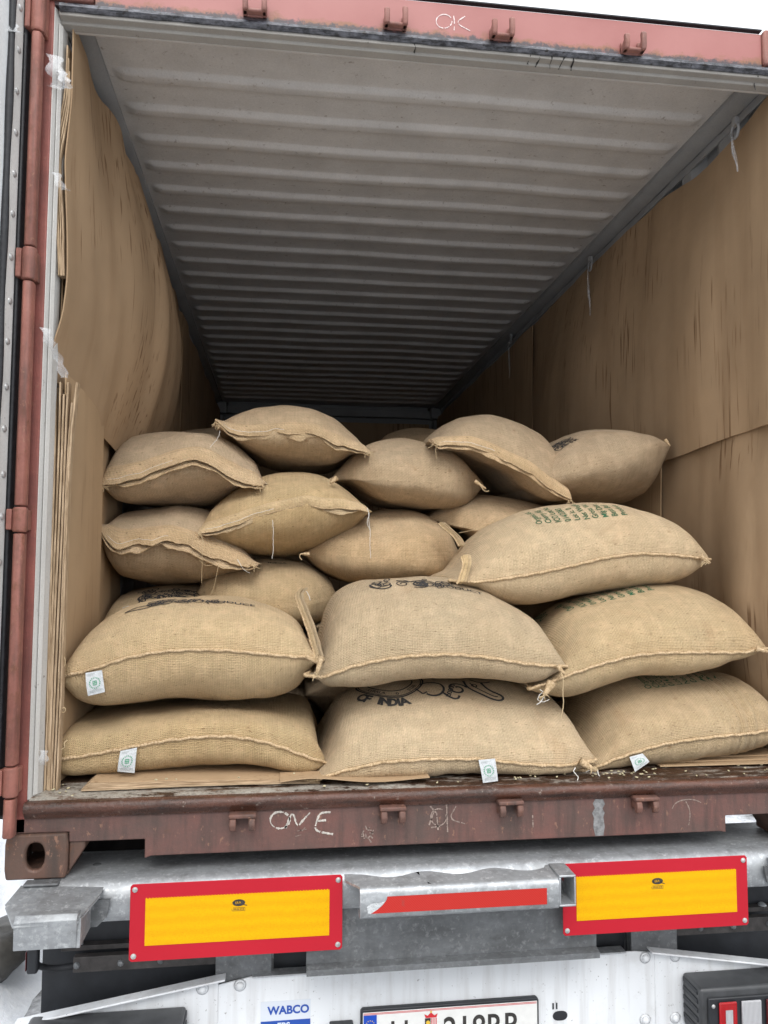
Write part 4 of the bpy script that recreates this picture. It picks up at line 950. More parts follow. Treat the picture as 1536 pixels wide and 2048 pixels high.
# ---- prints on the sacks
def green_block(k, u0, u1, v0, v1, lines, size):
    s = S[k]; m = len(lines)
    for i, tx in enumerate(lines):
        f_ = i/(m-1); u = u0+(u1-u0)*f_; v = v0+(v1-v0)*f_
        sv = s.s_at(u, q=.25); q = s.q_at(sv, v)
        for _ in range(2): sv = s.s_at(u, q=q); q = s.q_at(sv, v)
        fl = Flat(); fl.text(tx, size, (0, 0), math.pi/2, .004, 1.1); fl.place(s.mapper(sv, q), 'green_print', M_GREEN, s.root, 'green printed line '+tx if i == 0 else None)
LN = ['Organic AA', 'Cherry AB', 'ICO Lot No', '014/2283', 'Lot ic. 0', 'Net Weight', 'Gross Wt', 'Mfg Date', 'Best Bef', 'Product']
green_block('7', 1086, 1256, 1047, 1030, LN, .031)
green_block('6', 1138, 1310, 1220, 1180, LN, .031)
green_block('5', 1306, 1442, 1377, 1360, LN, .031)
def ornate(fl, cx, cy, w, h, seed, n=16, lw=.0026):
    R = random.Random(seed)
    for k in range(n):
        c = (cx+R.uniform(-.5, .5)*w, cy+R.uniform(-.5, .5)*h); m = R.random()
        if m < .45: fl.line(spiral(c, R.uniform(.006, .010), R.uniform(.018, .032), R.uniform(0, 6), R.choice((-1, 1))*R.uniform(.8, 1.6)), lw)
        elif m < .85: fl.line(leaf(c, R.uniform(.03, .06), R.uniform(.007, .014), R.uniform(0, 6.28)), lw)
        else: fl.circle(c, R.uniform(.006, .012), lw, n=14)
def arc_text(fl, s_, c, r, a0, a1, size, bold=.01, inward=False):
    n = len(s_)
    for i, ch in enumerate(s_):
        a = a0+(a1-a0)*(i/(max(1, n-1)))
        if ch == ' ': continue
        V, Fc = text_mesh(ch, bold); w = V[:, 0].max()*size if len(V) else 0
        rot = a-math.pi/2 if not inward else a+math.pi/2
        off = (c[0]+r*math.cos(a)-math.cos(rot)*w/2, c[1]+r*math.sin(a)-math.sin(rot)*w/2); fl.text(ch, size, off, rot, bold)
# middle bottom sack: seal with OF INDIA along its lower rim and scrolls beside it
s = S['3']; sv = s.s_at(780, q=.2); q0 = s.q_at(sv, 1412)
fl = Flat(1.6); c = (.02, .135)
fl.circle(c, .10, .003, math.pi*.95, 2*math.pi*1.03); fl.circle(c, .094, .0018, math.pi*.95, 2*math.pi*1.03); fl.circle(c, .068, .0025, math.pi, 2*math.pi)
arc_text(fl, 'OF INDIA', c, .135, math.radians(222), math.radians(282), .042, .045, True)
arc_text(fl, 'KERALA   0   STAR', c, .088, math.radians(215), math.radians(325), .018, .01, True)
fl.place((lambda m: (lambda a, b: m(a*1.1, b*1.35)))(s.mapper(sv, q0)), 'black_print', M_INK, s.root, 'round black seal with the words OF INDIA')
fl = Flat(1.6); o = (.115, .02)
fl.circle((o[0]+.02, o[1]+.05), .036, .004, -2.2, 2.6); fl.line(spiral((o[0]+.098, o[1]+.045), .008, .032, 2.2, -1.3, 30), .0042)
fl.line(smooth_path([(o[0]+.045, o[1]+.03), (o[0]+.07, o[1]+.0), (o[0]+.088, o[1]-.002), (o[0]+.095, o[1]+.012)], 2), .0042)
for k in range(5): fl.line(leaf((o[0]+.055+k*.006, o[1]+.012+k*.012), .016, .005, .3), .0022)
fl.line(smooth_path([(o[0]+.13, o[1]+.10), (o[0]+.128, o[1]+.06), (o[0]+.15, o[1]+.035), (o[0]+.20, o[1]+.004), (o[0]+.226, o[1]+.008), (o[0]+.225, o[1]+.03), (o[0]+.19, o[1]+.05), (o[0]+.18, o[1]+.09)], 3), .0045)
fl.line(smooth_path([(o[0]+.145, o[1]+.085), (o[0]+.16, o[1]+.05), (o[0]+.20, o[1]+.022), (o[0]+.212, o[1]+.022)], 2), .0025)
fl.circle((o[0]+.155, o[1]+.07), .008, .0025, n=14); fl.line([(o[0]-.03, o[1]+.05), (o[0]-.012, o[1]+.02), (o[0]+.002, o[1]+.03)], .003)
fl.line(smooth_path([(o[0]+.15, o[1]+.11), (o[0]+.18, o[1]+.085), (o[0]+.21, o[1]+.095)], 2), .003)
fl.place((lambda m: (lambda a, b: m(a*1.1, b*1.35)))(s.mapper(sv, q0)), 'black_print', M_INK, s.root, 'black scroll drawing')
# other prints near the crests
s = S['4']; sv = s.s_at(745, q=.33); q0 = s.q_at(sv, 1180)
fl = Flat(1.45); fl.line(smooth_path([(-.01, .05), (.0, .015), (.03, .0), (.055, .008), (.06, .03), (.03, .02), (.012, .035), (.03, .07)], 3), .004); fl.line(spiral((.15, .03), .01, .03, 0, 1.4), .004)
ornate(fl, .13, .045, .24, .05, 5, 22); fl.text('PRODUCT', .034, (.20, .0), -.05, .01); fl.disc((.155, .035), .008)
fl.place(s.mapper(sv, q0), 'black_print', M_INK, s.root)
s = S['2']; sv = s.s_at(268, q=.33); q0 = s.q_at(sv, 1226)
fl = Flat(1.45); fl.line(leaf((0, 0), .11, .013, .38), .0035); ornate(fl, .17, .055, .20, .05, 8, 26); fl.line(spiral((.21, .05), .008, .028, 1, 1.5), .0035)
fl.text('PRODUCE', .034, (.235, .035), -.02, .02); fl.place(s.mapper(sv, q0), 'black_print', M_INK, s.root)
s = S['18']; sv = s.s_at(285, q=.3); q0 = s.q_at(sv, 1205)
fl = Flat(1.45); fl.line(smooth_path([(.08, .02), (.03, -.0), (.0, .02), (.01, .06), (.06, .07), (.10, .05)], 3), .005); ornate(fl, .12, .09, .22, .12, 9, 40, .0032); ornate(fl, .20, .06, .16, .08, 10, 24, .003)
fl.place(s.mapper(sv, q0), 'black_print', M_INK, s.root)
s = S['16']; sv = s.s_at(1096, q=.15); q0 = s.q_at(sv, 912)
fl = Flat(1.45); ornate(fl, .035, .05, .15, .10, 11, 34, .0024); fl.line(spiral((.10, .07), .01, .035, 1, 1.6), .0035); arc_text(fl, 'INDIA', (.07, .06), .09, 4.2, 5.3, .026, .02, True)
fl.place(s.mapper(sv, q0), 'black_print', M_INK, s.root)
s = S['17']; sv = s.s_at(535, q=.3); q0 = s.q_at(sv, 1126)
fl = Flat(1.45); fl.text('INDIA', .028, (0, 0), 0, .02); fl.place(s.mapper(sv, q0), 'black_print', M_INK, s.root)

# ---- tags
def tag(k, u0, v0, u1, v1, u2, v2, u3, v3, Yt, Yb, detail=True, curl=0.):
    A_, B_, C_, D_ = at(u0, v0, Yt), at(u1, v1, Yt), at(u2, v2, Yb), at(u3, v3, Yb)   # tl, tr, br, bl
    def F(a, b, off=0.):   # a 0..1 across, b 0..1 down
        p = (A_*(1-a)+B_*a)*(1-b)+(D_*(1-a)+C_*a)*b; p = p+np.array([0, -.006*math.sin(b*math.pi)*(.6+.5*math.sin(3*a+k*1.)) -curl*b*b*a-off, .0]); return p
    R = np.array([[F(a, b) for b in np.linspace(0, 1, 12)] for a in np.linspace(0, 1, 9)])
    o = MB().shell(R, .0008).build('tag', M_TAG, S[str(k)].root, smooth=True)
    if detail:
        fl = Flat()
        for j in range(18):
            a = j*2*math.pi/18; fl.line([(.5+.26*math.cos(a), .50+.20*math.sin(a)), (.5+.33*math.cos(a), .50+.255*math.sin(a))], .045, 0, .05)
        for x0_, x1_, y0_, y1_ in ((.38, .62, .40, .43), (.38, .62, .57, .60), (.38, .42, .43, .57), (.58, .62, .43, .57), (.48, .52, .43, .57), (.42, .58, .485, .515)): fl.rect(x0_, x1_, y0_, y1_)
        fl.place(lambda a, b: F(a, b, .0016), 'emblem', M_TAGGREEN, o)
        fl = Flat(); fl.text('INDOCERT', .15, (.15, .0), 0, 0.01); fl.v = [(x, .90-y) for x, y in fl.v]
        fl.rect(.35, .65, .77, .785); fl.rect(.10, .55, .08, .095); fl.rect(.10, .45, .13, .145)
        fl.place(lambda a, b: F(a, b, .0016), 'small_print', M_TAGGREY, o)
tag(2, 171, 1346, 204, 1340, 210, 1384, 176, 1392, .094, .085)
tag(1, 241, 1502, 274, 1495, 269, 1546, 235, 1543, .094, .088)
tag(3, 957, 1520, 990, 1517, 996, 1562, 966, 1566, .026, .012, True)
tag(5, 1259, 1514, 1285, 1507, 1296, 1522, 1270, 1544, .066, .05, True, .01)
# ---- loose threads
thread(S['10'].root, 545, 1040, R2-.08, [(0, 0), (2, 20), (1, 40), (2, 60), (-1, 78)], jit=2)
thread(S['10'].root, 733, 1018, R2-.08, [(0, 0), (6, 8), (4, 25), (8, 45), (6, 62), (9, 98)], jit=3); thread(S['10'].root, 735, 1016, R2-.08, [(0, 0), (3, 14), (-2, 30), (5, 44)], jit=3)
thread(S['10'].root, 404, 1075, R2-.08, [(0, 0), (1, 30), (0, 60), (-1, 92)], M_JUTE_THREAD, .0007, 1); thread(S['8'].root, 440, 1112, R2-.06, [(0, 0), (-5, 30), (-12, 62), (-20, 80)], M_JUTE_THREAD, .0007, 1)
thread(S['8'].root, 480, 1130, R2-.05, [(0, 0), (-8, -18), (6, 10), (20, 16)], M_WHITE_THREAD, .0007, 2); thread(S['8'].root, 398, 1120, R2-.06, [(0, 0), (12, 12), (30, 10), (38, 0)], M_JUTE_THREAD, .0006, 1)
thread(S['11'].root, 440, 862, R2+.02, [(0, 0), (-4, 14), (-14, 26), (-20, 32)]); thread(S['14'].root, 874, 888, R2-.02, [(0, 0), (-3, 10), (-1, 30)], M_JUTE_THREAD)
thread(S['12'].root, 962, 972, R2, [(0, 0), (4, 8), (12, 12), (16, 10)], M_JUTE_THREAD, .0018); thread(S['12'].root, 664, 958, R2, [(0, 0), (-7, 0), (-6, 18)], M_JUTE_THREAD, .0014)
thread(S['4'].root, 1122, 1345, .05, [(0, 0), (6, 16), (3, 40), (6, 66), (0, 92)], M_JUTE_THREAD, .0014, 2); thread(S['3'].root, 1080, 1380, .1, [(0, 0), (10, 4), (6, 20), (-6, 30)], M_WHITE_THREAD, .0014, 4)
thread(S['3'].root, 1085, 1385, .1, [(0, 0), (-12, 12), (-2, 22), (14, 14)], M_WHITE_THREAD, .0012, 4); thread(S['3'].root, 1150, 1535, .02, [(0, 0), (-4, 12), (8, 16), (4, 26)], M_WHITE_THREAD, .0014, 4)
thread(S['5'].root, 1195, 1540, .04, [(0, 0), (4, 14), (12, 20), (22, 28)], M_WHITE_THREAD, .0012, 3); thread(S['5'].root, 1172, 1545, .04, [(0, 0), (8, -6), (20, -8), (26, 6)], M_WHITE_THREAD, .0012, 3)
thread(S['13'].root, 612, 1108, R2-.02, [(0, 0), (-10, -2), (-14, 6), (-8, 12)], M_JUTE_THREAD, .0018, 1); thread(S['4'].root, 612, 1182, .5, [(0, 0), (6, 8), (8, 18)], M_WHITE_THREAD, .0014, 3)
thread(S['18'].root, 180, 1262, .6, [(0, 0), (6, -10), (12, -4), (4, 6)], M_WHITE_THREAD, .0014, 4); thread(S['18'].root, 245, 1216, .7, [(0, 0), (14, -6), (24, 0)], M_WHITE_THREAD, .0012, 3)
thread(S['2'].root, 124, 1338, .08, [(0, 0), (8, -10), (6, -22), (0, -28)], M_JUTE_THREAD, .0010, 2); thread(S['1'].root, 124, 1425, .08, [(0, 0), (8, -2), (6, -12), (0, -8)], M_JUTE_THREAD, .0012, 2)
thread(S['1'].root, 122, 1500, .07, [(0, 0), (10, -6), (4, -14), (12, -18)], M_JUTE_THREAD, .0014, 4); thread(S['15'].root, 900, 1052, R2-.02, [(0, 0), (-14, -6), (-28, -2), (-44, -14)], M_JUTE_THREAD, .0009, 2)
thread(S['15'].root, 918, 1066, R2-.04, [(0, 0), (20, -4), (44, -10), (52, -14)], M_JUTE_THREAD, .0009, 1)
for k, u, v, Y in (('11', 433, 845, R2+.03), ('10', 400, 1066, R2-.07), ('9', 520, 968, R2-.04), ('8', 505, 1128, R2-.04), ('14', 872, 884, R2-.02), ('14', 1140, 1000, R2-.02), ('4', 632, 1345, .05), ('3', 1182, 1536, .01), ('7', 1412, 1122, .24), ('6', 1088, 1388, .07), ('9', 206, 970, R2-.04), ('11', 738, 905, R2+.02), ('3', 1084, 1372, .3)):
    tuft(S[k].root, u, v, Y, 6, 15, None, int(u))

# ================================================================== CARDBOARD
def sheet(label, f, ny, nz, mat, t=.004, name='cardboard_sheet', cat='cardboard', group=None):
    G = np.array([[f(a, b) for b in np.linspace(0, 1, nz)] for a in np.linspace(0, 1, ny)])
    o = MB().shell(G, t).build(name, mat, smooth=True, angle=50); return prop(o, label, cat, group)
def nz3(x, y, z): return noise.noise(Vector((x, y, z)))
# left, upper: hangs free, front edge curls, lower corner swings inward
fe = Curve2([(60, 1.128), (180, 1.133), (310, 1.155), (380, 1.150), (470, 1.140), (560, 1.132), (640, 1.140), (700, 1.165), (780, 1.172)])
def lu(a, b):
    Y = .045+a*2.75; ztop = 2.255-.06*abs(nz3(Y*3, 0, 2))-.03*a; zlow = 1.175-.17*min(1, a*2.4)-.02*nz3(Y*4, 3, 1)
    z = zlow+(ztop-zlow)*b; v = 60+(2.18-z)/(2.18-1.18)*700
    X = -float(fe(v)); k = math.exp(-Y/.25); X = X*k+(-1.135)*(1-k)
    X += (.17*math.exp(-((Y-1.25)/.75)**2)+.06*math.exp(-((Y-.6)/.3)**2)*(1-b))*math.sin(math.pi*min(1, max(0, 1-b)*.9+.05))**1.2
    X += (.034*nz3(Y*4.5+z*.8, z*.7, 5)+.012*nz3(Y*9+z*1.4, z*1.1, 6)+.003*nz3(Y*31+z*2, z*1.2, 6))*min(1, Y*1.6)
    return (X, Y, z)
sheet('upper cardboard liner hanging loose on the left wall, lower corner swinging inward', lu, 90, 46, M_CB)
sheet('flat cardboard liner pinned behind the loose one at the top of the left wall', lambda a, b: (-1.147+.006*nz3(a*9, b*3, 1), .09+a*.75, 1.35+b*.84-.02*a), 24, 16, M_CB2)
sheet('dark cardboard liner deep inside along the left wall', lambda a, b: (-1.13+.03*nz3(a*9, b*2, 3)*1, 2.7+a*3.1, .02+b*2.2), 40, 16, M_CB)
def ll(a, b):
    z = .004+b*1.19; Y = .085+a*.46; return (-1.124+.006*a+.008*nz3(Y*4, z*1.6, 8)+.006*math.sin(a*3.1), Y, z-.05*a*b)
sheet('lower cardboard liner standing at the front of the left wall', ll, 24, 30, M_CB2)
sheet('bulging lower cardboard liner behind the front one on the left wall', lambda a, b: (-1.148+.006*math.sin(a*7+1)*(.6+.4*math.sin(b*9))-.012*a+.008*nz3(a*6, b*6, 2), .56+a*.55, .004+b*1.12), 30, 40, M_CB2)
# ply stack
for k in range(7):
    def ps(a, b, k=k):
        z = -.002+.0+b*(1.165-.012*k*(k % 2)); fan = .006*(b**6)*(k-3)+.002*math.sin(z*5+k)
        return (-1.149+k*.0070+fan+.0+.010*(1-b)*0-.012*(1-b)*.3, .068+a*.03+.002*(k % 3), z)
    G = np.array([[ps(a, b) for b in np.linspace(0, 1, 40)] for a in (0, 1)])
    if k == 0: stack = thing('folded_cardboard', 'stack of upright cardboard edges folded together beside the left jamb', 'cardboard', (-1.14, .08, 0))
    MB().shell(G, .0052).build('ply', M_EDGE, stack, smooth=True, angle=50)
for k in range(4):
    def pt(a, b, k=k):
        z = 1.47+b*(.70-.04*k); v = 60+(2.18-z)/1.0*700; return (-float(fe(v))-.012+k*.0052+.0015*math.sin(z*22+k), .040+a*.03, z)
    G = np.array([[pt(a, b) for b in np.linspace(0, 1, 34)] for a in (0, 1)])
    if k == 0: stack = thing('folded_cardboard', 'thin stack of cardboard edges at the top of the left jamb', 'cardboard', (-1.14, .05, 1.8))
    MB().shell(G, .0040).build('ply', M_EDGE, stack, smooth=True, angle=50)
# right wall
def ru(a, b):
    Y = .02+a*2.7; sag = .075*max(0, math.sin((Y-.02)*3.1))**2*math.exp(-Y*.6); ztop = 2.262-sag; zlow = 1.10+.012*math.sin(Y*6); z = zlow+(ztop-zlow)*b
    X = 1.158-.025*math.sin(math.pi*(1-b))*math.exp(-((Y-.9)/1.0)**2)-.10*math.exp(-((Y-1.9)/.6)**2)*math.sin(math.pi*(1-b)*.7)
    X += .016*nz3(Y*3+z*.6, z*.9, 15)+.004*nz3(Y*11+z*1., z*1.1, 16)-.02*math.exp(-((Y-.12)/.10)**2)*(1-b)-.022*(1-b)**3
    return (X, Y, z)
sheet('big water stained cardboard liner on the upper right wall', ru, 90, 44, M_CB)
def rl(a, b):
    z = .004+b*1.13; Y = .06+a*.90
    return (1.158-.05*math.sin(math.pi*b)*math.exp(-((Y-.30)/.18)**2)-.012*a+.008*nz3(Y*5, z*2, 18)+.004*nz3(Y*20, z*2, 18), Y, z)
sheet('lower cardboard liner bulging at the front of the right wall', rl, 40, 36, M_CB)
sheet('narrow lower cardboard liner deeper along the right wall', lambda a, b: (1.140-.015*math.sin(b*3)+.006*nz3(a*7, b*3, 21), .90+a*1.6, .004+b*1.15), 30, 24, M_CB2)
sheet('dark cardboard liner deep inside along the right wall', lambda a, b: (1.13-.02*nz3(a*9, b*2, 23), 2.6+a*3.2, .02+b*2.2), 30, 14, M_CB)
sheet('cardboard liner against the far end wall', lambda a, b: (-1.05+a*2.1, L-.115-.02*nz3(a*5, b*4, 2), .02+b*2.13), 16, 12, M_CB)
# floor sheets
st = thing('folded_cardboard', 'layered cardboard under the left bottom sack, corrugated edge facing out', 'cardboard', (-.8, .1, 0))
for k in range(5):
    def fs(a, b, k=k):
        u = 162+4*k+(640-162-4*k)*a; Z = .0025+.0048*k*(1-a*.85); P = at_z(u, 1583-a*18, 0); return (P[0], P[1]+.004*k+.22*b, Z+.004*a*(1-b)*math.sin(a*4))
    MB().shell([[fs(a, b) for b in (0, .1, 1)] for a in np.linspace(0, 1, 26)], .0042).build('ply', M_EDGEH if k < 4 else M_CB2, st, smooth=True, angle=50)
def fm(a, b):
    u = 560+300*a; y0 = .03+.012*math.sin(a*5); P = at_z(u, 1574-8*a, 0); return (P[0], P[1]+.10*b+.008*math.sin(a*9), .014+.006*math.sin(a*6.5)*(1-b)+.004*b*0)
sheet('torn flap of cardboard curling over the middle of the sill', fm, 26, 6, M_CB2, .003)
for k in range(3):
    def fr_(a, b, k=k):
        return (.70+a*.44, .10+.03*k+.18*b-.02*a, .004+.005*k+.004*a)
    if k == 0: st = thing('folded_cardboard', 'cardboard sheets under the right bottom sack', 'cardboard', (.9, .2, 0))
    MB().shell([[fr_(a, b) for b in (0, .5, 1)] for a in np.linspace(0, 1, 10)], .0042).build('ply', M_CB2, st)

# ---- tape, film and rings
def filmstrip(label, pts, Y, w, name='clear_tape'):
    P = np.array([at(u, v, Y+dy) for u, v, dy in pts]); P = smooth_path(P, 2); n = len(P); rows = []
    for k in range(n):
        ww = w*(1+.35*math.sin(k*1.3)); a = k*.5; rows.append([P[k]+np.array([math.cos(a)*.2-1, -.3*math.sin(a), .25*math.sin(a)])*ww*.5, P[k]+np.array([0, -.004*math.sin(k), 0]), P[k]+np.array([1, .3*math.sin(a*1.3), -.2])*ww*.5])
    o = MB().shell(rows, .0006).build(name, M_FILM, smooth=True); return prop(o, label, 'plastic tape')
filmstrip('crumpled clear tape on the left jamb near the top corner', [(108, 110, -.01), (112, 140, -.02), (118, 160, -.01), (110, 178, 0)], 0, .040)
filmstrip('white folded tape end sticking out at the top of the left jamb', [(122, 142, -.02), (130, 158, -.03), (136, 168, -.03), (128, 176, -.02)], 0, .026)
filmstrip('small triangle of clear tape on the left jamb at mid upper height', [(112, 345, -.01), (120, 368, -.02), (130, 378, -.03)], 0, .022)
filmstrip('long clear tape holding the loose cardboard to the left jamb', [(88, 655, -.01), (98, 680, -.02), (112, 705, 0), (120, 728, .02), (130, 755, .03)], 0, .024)
filmstrip('scrap of clear tape under the edge of the left upper cardboard', [(168, 840, .0), (178, 855, -.01), (176, 870, 0)], .38, .018)
filmstrip('scrap of tape on the lower jamb beside the cardboard stack', [(86, 1500, 0), (90, 1515, -.01), (84, 1530, 0)], .03, .020)
filmstrip('wisp of tape on the opened left door edge', [(22, 45, 0), (28, 65, -.02), (34, 62, 0)], -.1, .03)
def ring_film(u, v, X, hang, label, scale=1.0):
    c = at_x(u, v, X); r = .022*scale; t = thing('lashing_ring', label, 'lashing ring', tuple(map(float, c)))
    a = np.linspace(0, 2*math.pi, 22); P = np.stack([np.full(22, c[0]), c[1]+r*np.cos(a), c[2]+r*1.2*np.sin(a)], 1)
    MB().tube(P, .0055*scale, 8).build('ring', M_WALL, t, smooth='all'); MB().box(c[0]-.006, c[0]+.012*np.sign(X), c[1]-.012, c[1]+.012, c[2]+r*.9, c[2]+.05).build('bracket', M_WALL, t, bevel=.002)
    Q = [c+np.array([-.012*np.sign(X), -.0, -r])]
    for k in range(1, 8): Q.append(Q[-1]+np.array([-.001*np.sign(X), -.006+.004*math.sin(k), -hang/7]))
    Q = np.array(Q); MB().tube(Q, [.002+.0055*math.sin(math.pi*min(1, k/7*1.1)) for k in range(8)], 6).build('hanging_film', M_FILM, t, smooth='all', label='twist of clear film hanging down')
    MB().tube(Q+np.array([0, .004, 0]), .0010, 5).build('film_cord', M_CORD, t, smooth='all')
ring_film(1470, 262, 1.108, .15, 'nearest lashing ring at the top of the right wall, film hanging from it')
ring_film(1180, 532, 1.108, .26, 'second lashing ring along the right wall, long film hanging', .95)
ring_film(1021, 682, 1.108, .26, 'third lashing ring along the right wall, faint in the shade', .95)
ring_film(296, 482, -1.108, .03, 'lashing ring at the top of the left wall with a scrap of film')

# ---- spilled beans
def bean_mesh(mat):
    m = MB(); n, r_ = 8, 5
    G = np.zeros((r_, n, 3))
    for i in range(r_):
        th = math.pi*i/(r_-1)
        for j in range(n):
            ph = 2*math.pi*j/n; y = .0032*math.sin(th)*math.sin(ph); z = .0022*math.sin(th)*math.cos(ph)
            G[i, j] = (.0048*math.cos(th), y, z+.0022)
    m.grid(G, wrap_v=True); o = m.build('coffee_bean', mat, smooth='all'); return o
bp = bean_mesh(M_BEAN); bd = bean_mesh(M_BEAND); first = {0: True, 1: True}
def put_bean(x, y, z, dark, label, group):
    src = bd if dark else bp
    if first[dark]: first[dark] = False; o = src
    else: o = src.copy(); COL.objects.link(o)
    k = rnd.uniform(.8, 1.15); o.scale = (k, k, k); o.location = (x, y, z); o.rotation_euler = (rnd.uniform(-.4, .4), rnd.uniform(-.3, .3), rnd.uniform(0, 3.14)); prop(o, label, 'coffee bean', group)
ht = lambda y: 0.001 if y > .14 else (-.001 if y > .02 else -.006+.0*y)
for k in range(120):
    u = rnd.uniform(1010, 1535); 
    if rnd.random() < .45: u = rnd.gauss(1240, 60)
    v = 1562-(u-1030)*.045+rnd.gauss(0, 7)+2
    P = at_z(u, v, 0); y = P[1]
    if y < .010 or y > .3 or abs(P[0]) > 1.13: continue
    put_bean(P[0], y, ht(y), 1 if k % 19 == 7 else 0, 'dark roasted looking bean among the pale ones on the right sill' if k % 19 == 7 else 'pale green coffee bean spilled on the wet right half of the sill', 'dark beans spilled on the sill' if k % 19 == 7 else 'pale beans spilled on the right of the sill')
for u, v in ((107, 1580), (113, 1574), (120, 1586), (132, 1583), (137, 1577), (126, 1570), (145, 1588)):
    P = at_z(u, v, 0)
    if P[1] > .01: put_bean(P[0], P[1], ht(P[1]), 0, 'pale bean spilled in the left corner of the floor', 'beans in the left floor corner')
for u, v in ((312, 1566), (333, 1564), (352, 1565), (478, 1561), (588, 1553), (650, 1578), (770, 1567), (880, 1572), (920, 1569), (735, 1571)):
    P = at_z(u, v, .02 if u < 600 else 0)
    put_bean(P[0], max(P[1], .015), (.027 if u < 600 else ht(P[1])+.004), 0, 'pale bean lying along the left and middle front edge', 'beans along the left and middle edge')

# ================================================================== TRAILER
tr = thing('semi_trailer', 'galvanised trailer rear with white bumper, number plate, red and yellow marker boards', 'trailer', (0, 0, -1.27))
Zt = -.2165
def rounded(y0, z_top, y1, r, z_bot):   # profile of a rolled beam, front at y0
    a = [(y0+r-r*math.cos(t), z_top-r+r*math.sin(t)) for t in np.linspace(0, math.pi/2, 8)]; return a
pf = rounded(-.058, Zt, .5, .045, -.32)
poly = [(-.058, -.305), (-.050, -.318), (.02, -.318), (.02, -.312)]; poly = [(-.058, -.30)]+pf+[(.21, Zt), (.21, Zt-.008), (0, Zt-.008), (-.04, -.25), (-.046, -.30), (-.035, -.310), (.03, -.310), (.03, -.318), (-.045, -.318)]
# left stub lies a little lower and is cut back under the casting
MB().prism(poly, -1.10, 1.27, 'x').build('rear_crossbeam', M_GALV, tr, smooth=True, angle=50)
MB().prism([(p[0]+.05, p[1]-.004) for p in poly], -1.15, -1.1005, 'x').build('crossbeam_end', M_GALVD, tr, smooth=True)
MB().dome((-1.0, .09, Zt), .012, .003, (0, 0, 1), 12, 2).build('bolt', M_GALVD, tr)
# lower panel between the marker boards
px0, px1 = -.41, .43
MB().prism([(-.030, -.3185), (-.022, -.470), (-.048, -.476), (-.048, -.492), (.02, -.492), (.02, -.486), (-.03, -.484), (-.010, -.470), (-.018, -.3185)], px0, px1, 'x').build('rear_panel', M_GALVD, tr, smooth=True, angle=30)
for a, b_ in ((-.665, -.505), (.585, .735)): MB().box(a, b_, .084, .12, -.62, -.319).build('bumper_post', M_GALVD, tr, bevel=.003)
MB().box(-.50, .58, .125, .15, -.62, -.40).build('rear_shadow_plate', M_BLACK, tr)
MB().box(-.5, -.42, .3, 5.5, -.60, -.23).build('chassis_rail', M_DARKM, tr, bevel=.004); MB().box(.42, .5, .3, 5.5, -.60, -.23).build('chassis_rail', M_DARKM, tr, bevel=.004)
# corner bracket under the left casting and its mirror
def bracket(sx):
    P = at_z; pts = [(-1.166, -.03), (-.953, -.06), (-.951, -.085), (-.985, -.185), (-1.135, -.19), (-1.175, -.12)]
    if sx > 0: pts = [(-x, y) for x, y in pts]
    mb = MB(); n = len(pts); top = [(x, y, -.222-(.0 if y > -.1 else .018*(abs(y)-.1)/.09)-.012*max(0, (-y-.03)/.16)) for x, y in pts]
    mb.add([*top, *[(x, y, z-.008) for x, y, z in top]], [tuple(range(n)), tuple(range(2*n-1, n-1, -1))]+[(i, (i+1) % n, n+(i+1) % n, n+i) for i in range(n)])
    mb.build('landing_bracket', M_GALVR, tr, bevel=.003)
    xa, xb = sorted((sx*-1*-1.135 if sx > 0 else -1.135, .985 if sx > 0 else -.985))
    MB().prism([(-.150, -.240), (-.178, -.238), (-.190, -.250), (-.188, -.318), (-.181, -.318), (-.180, -.252), (-.150, -.248)], xa, xb, 'x').build('bracket_lip', M_GALVR, tr, bevel=.002)
    e = -.985 if sx < 0 else .985; d = .008 if sx < 0 else -.008
    MB().prism([(-.188, -.318), (-.05, -.318), (-.04, -.29), (-.04, -.25), (-.18, -.25)], e, e+d, 'x').build('bracket_gusset', M_GALVR, tr)
    MB().prism([(e+d, -.25), (e+d*7, -.25), (e+d*6, -.295), (e+d*3, -.318), (e+d, -.318)], -.075, -.068, 'y').build('bracket_ear', M_GALVD, tr)
    MB().box(*sorted((sx*1.07, sx*1.16)), -.045, -.008, -.2215, -.2135).build('twist_lock', M_GALVD, tr, bevel=.006)
bracket(-1); bracket(1)
# scalloped channel with red tape
x0, x1 = at(720, 1800, -.15)[0], at(1097, 1780, -.15)[0]
n = 60; back = []
for i in range(n):
    t = i/(n-1); back.append(-.066-.030*(.5-.5*math.cos(max(0, (t*3.0-.15)) * 2*math.pi)) if .05 < t < .98 else -.062)
yf, yb = -.150, -.060; ztp, zbt = -.228, -.302
rows = []
for i in range(n):
    x = (x0-.035)+(x1-x0+.035+.03)*i/(n-1); xx = max(x0-.035, x); yk = back[i]
    c = [(yk, -.222-.0), ((yk+yf+.02)/2, -.225), (yf+.012, ztp)]+[(yf+.012-.012*math.sin(a), ztp-.012+.012*math.cos(a)) for a in (.5, 1.0, math.pi/2)]+[(yf, zbt+.006), (yf+.006, zbt), (yf+.05, zbt)]
    sk = [(x if yy > yf+.05 else x0+(x-(x0-.035))*(x1+.03-x0)/(x1+.03-x0+.035)) for yy, zz in c]
    rows.append([(sk[m], c[m][0], c[m][1]) for m in range(len(c))])
MB().shell(rows, .006).build('scalloped_channel', M_GALV, tr, smooth=True, angle=50)
fl = Flat()
ta, tb = at(752, 1800, yf)[0], at(1093, 1790, yf)[0]
edge = smooth_path([(ta+.030, -.247), (ta+.028, -.256), (ta+.018, -.268), (ta+.006, -.278), (ta-.014, -.289)], 1)
V = [(float(p[0]), float(p[1])) for p in edge]+[(tb, -.289), (tb, -.246)]; fl.add(V, [tuple(range(len(V)))])
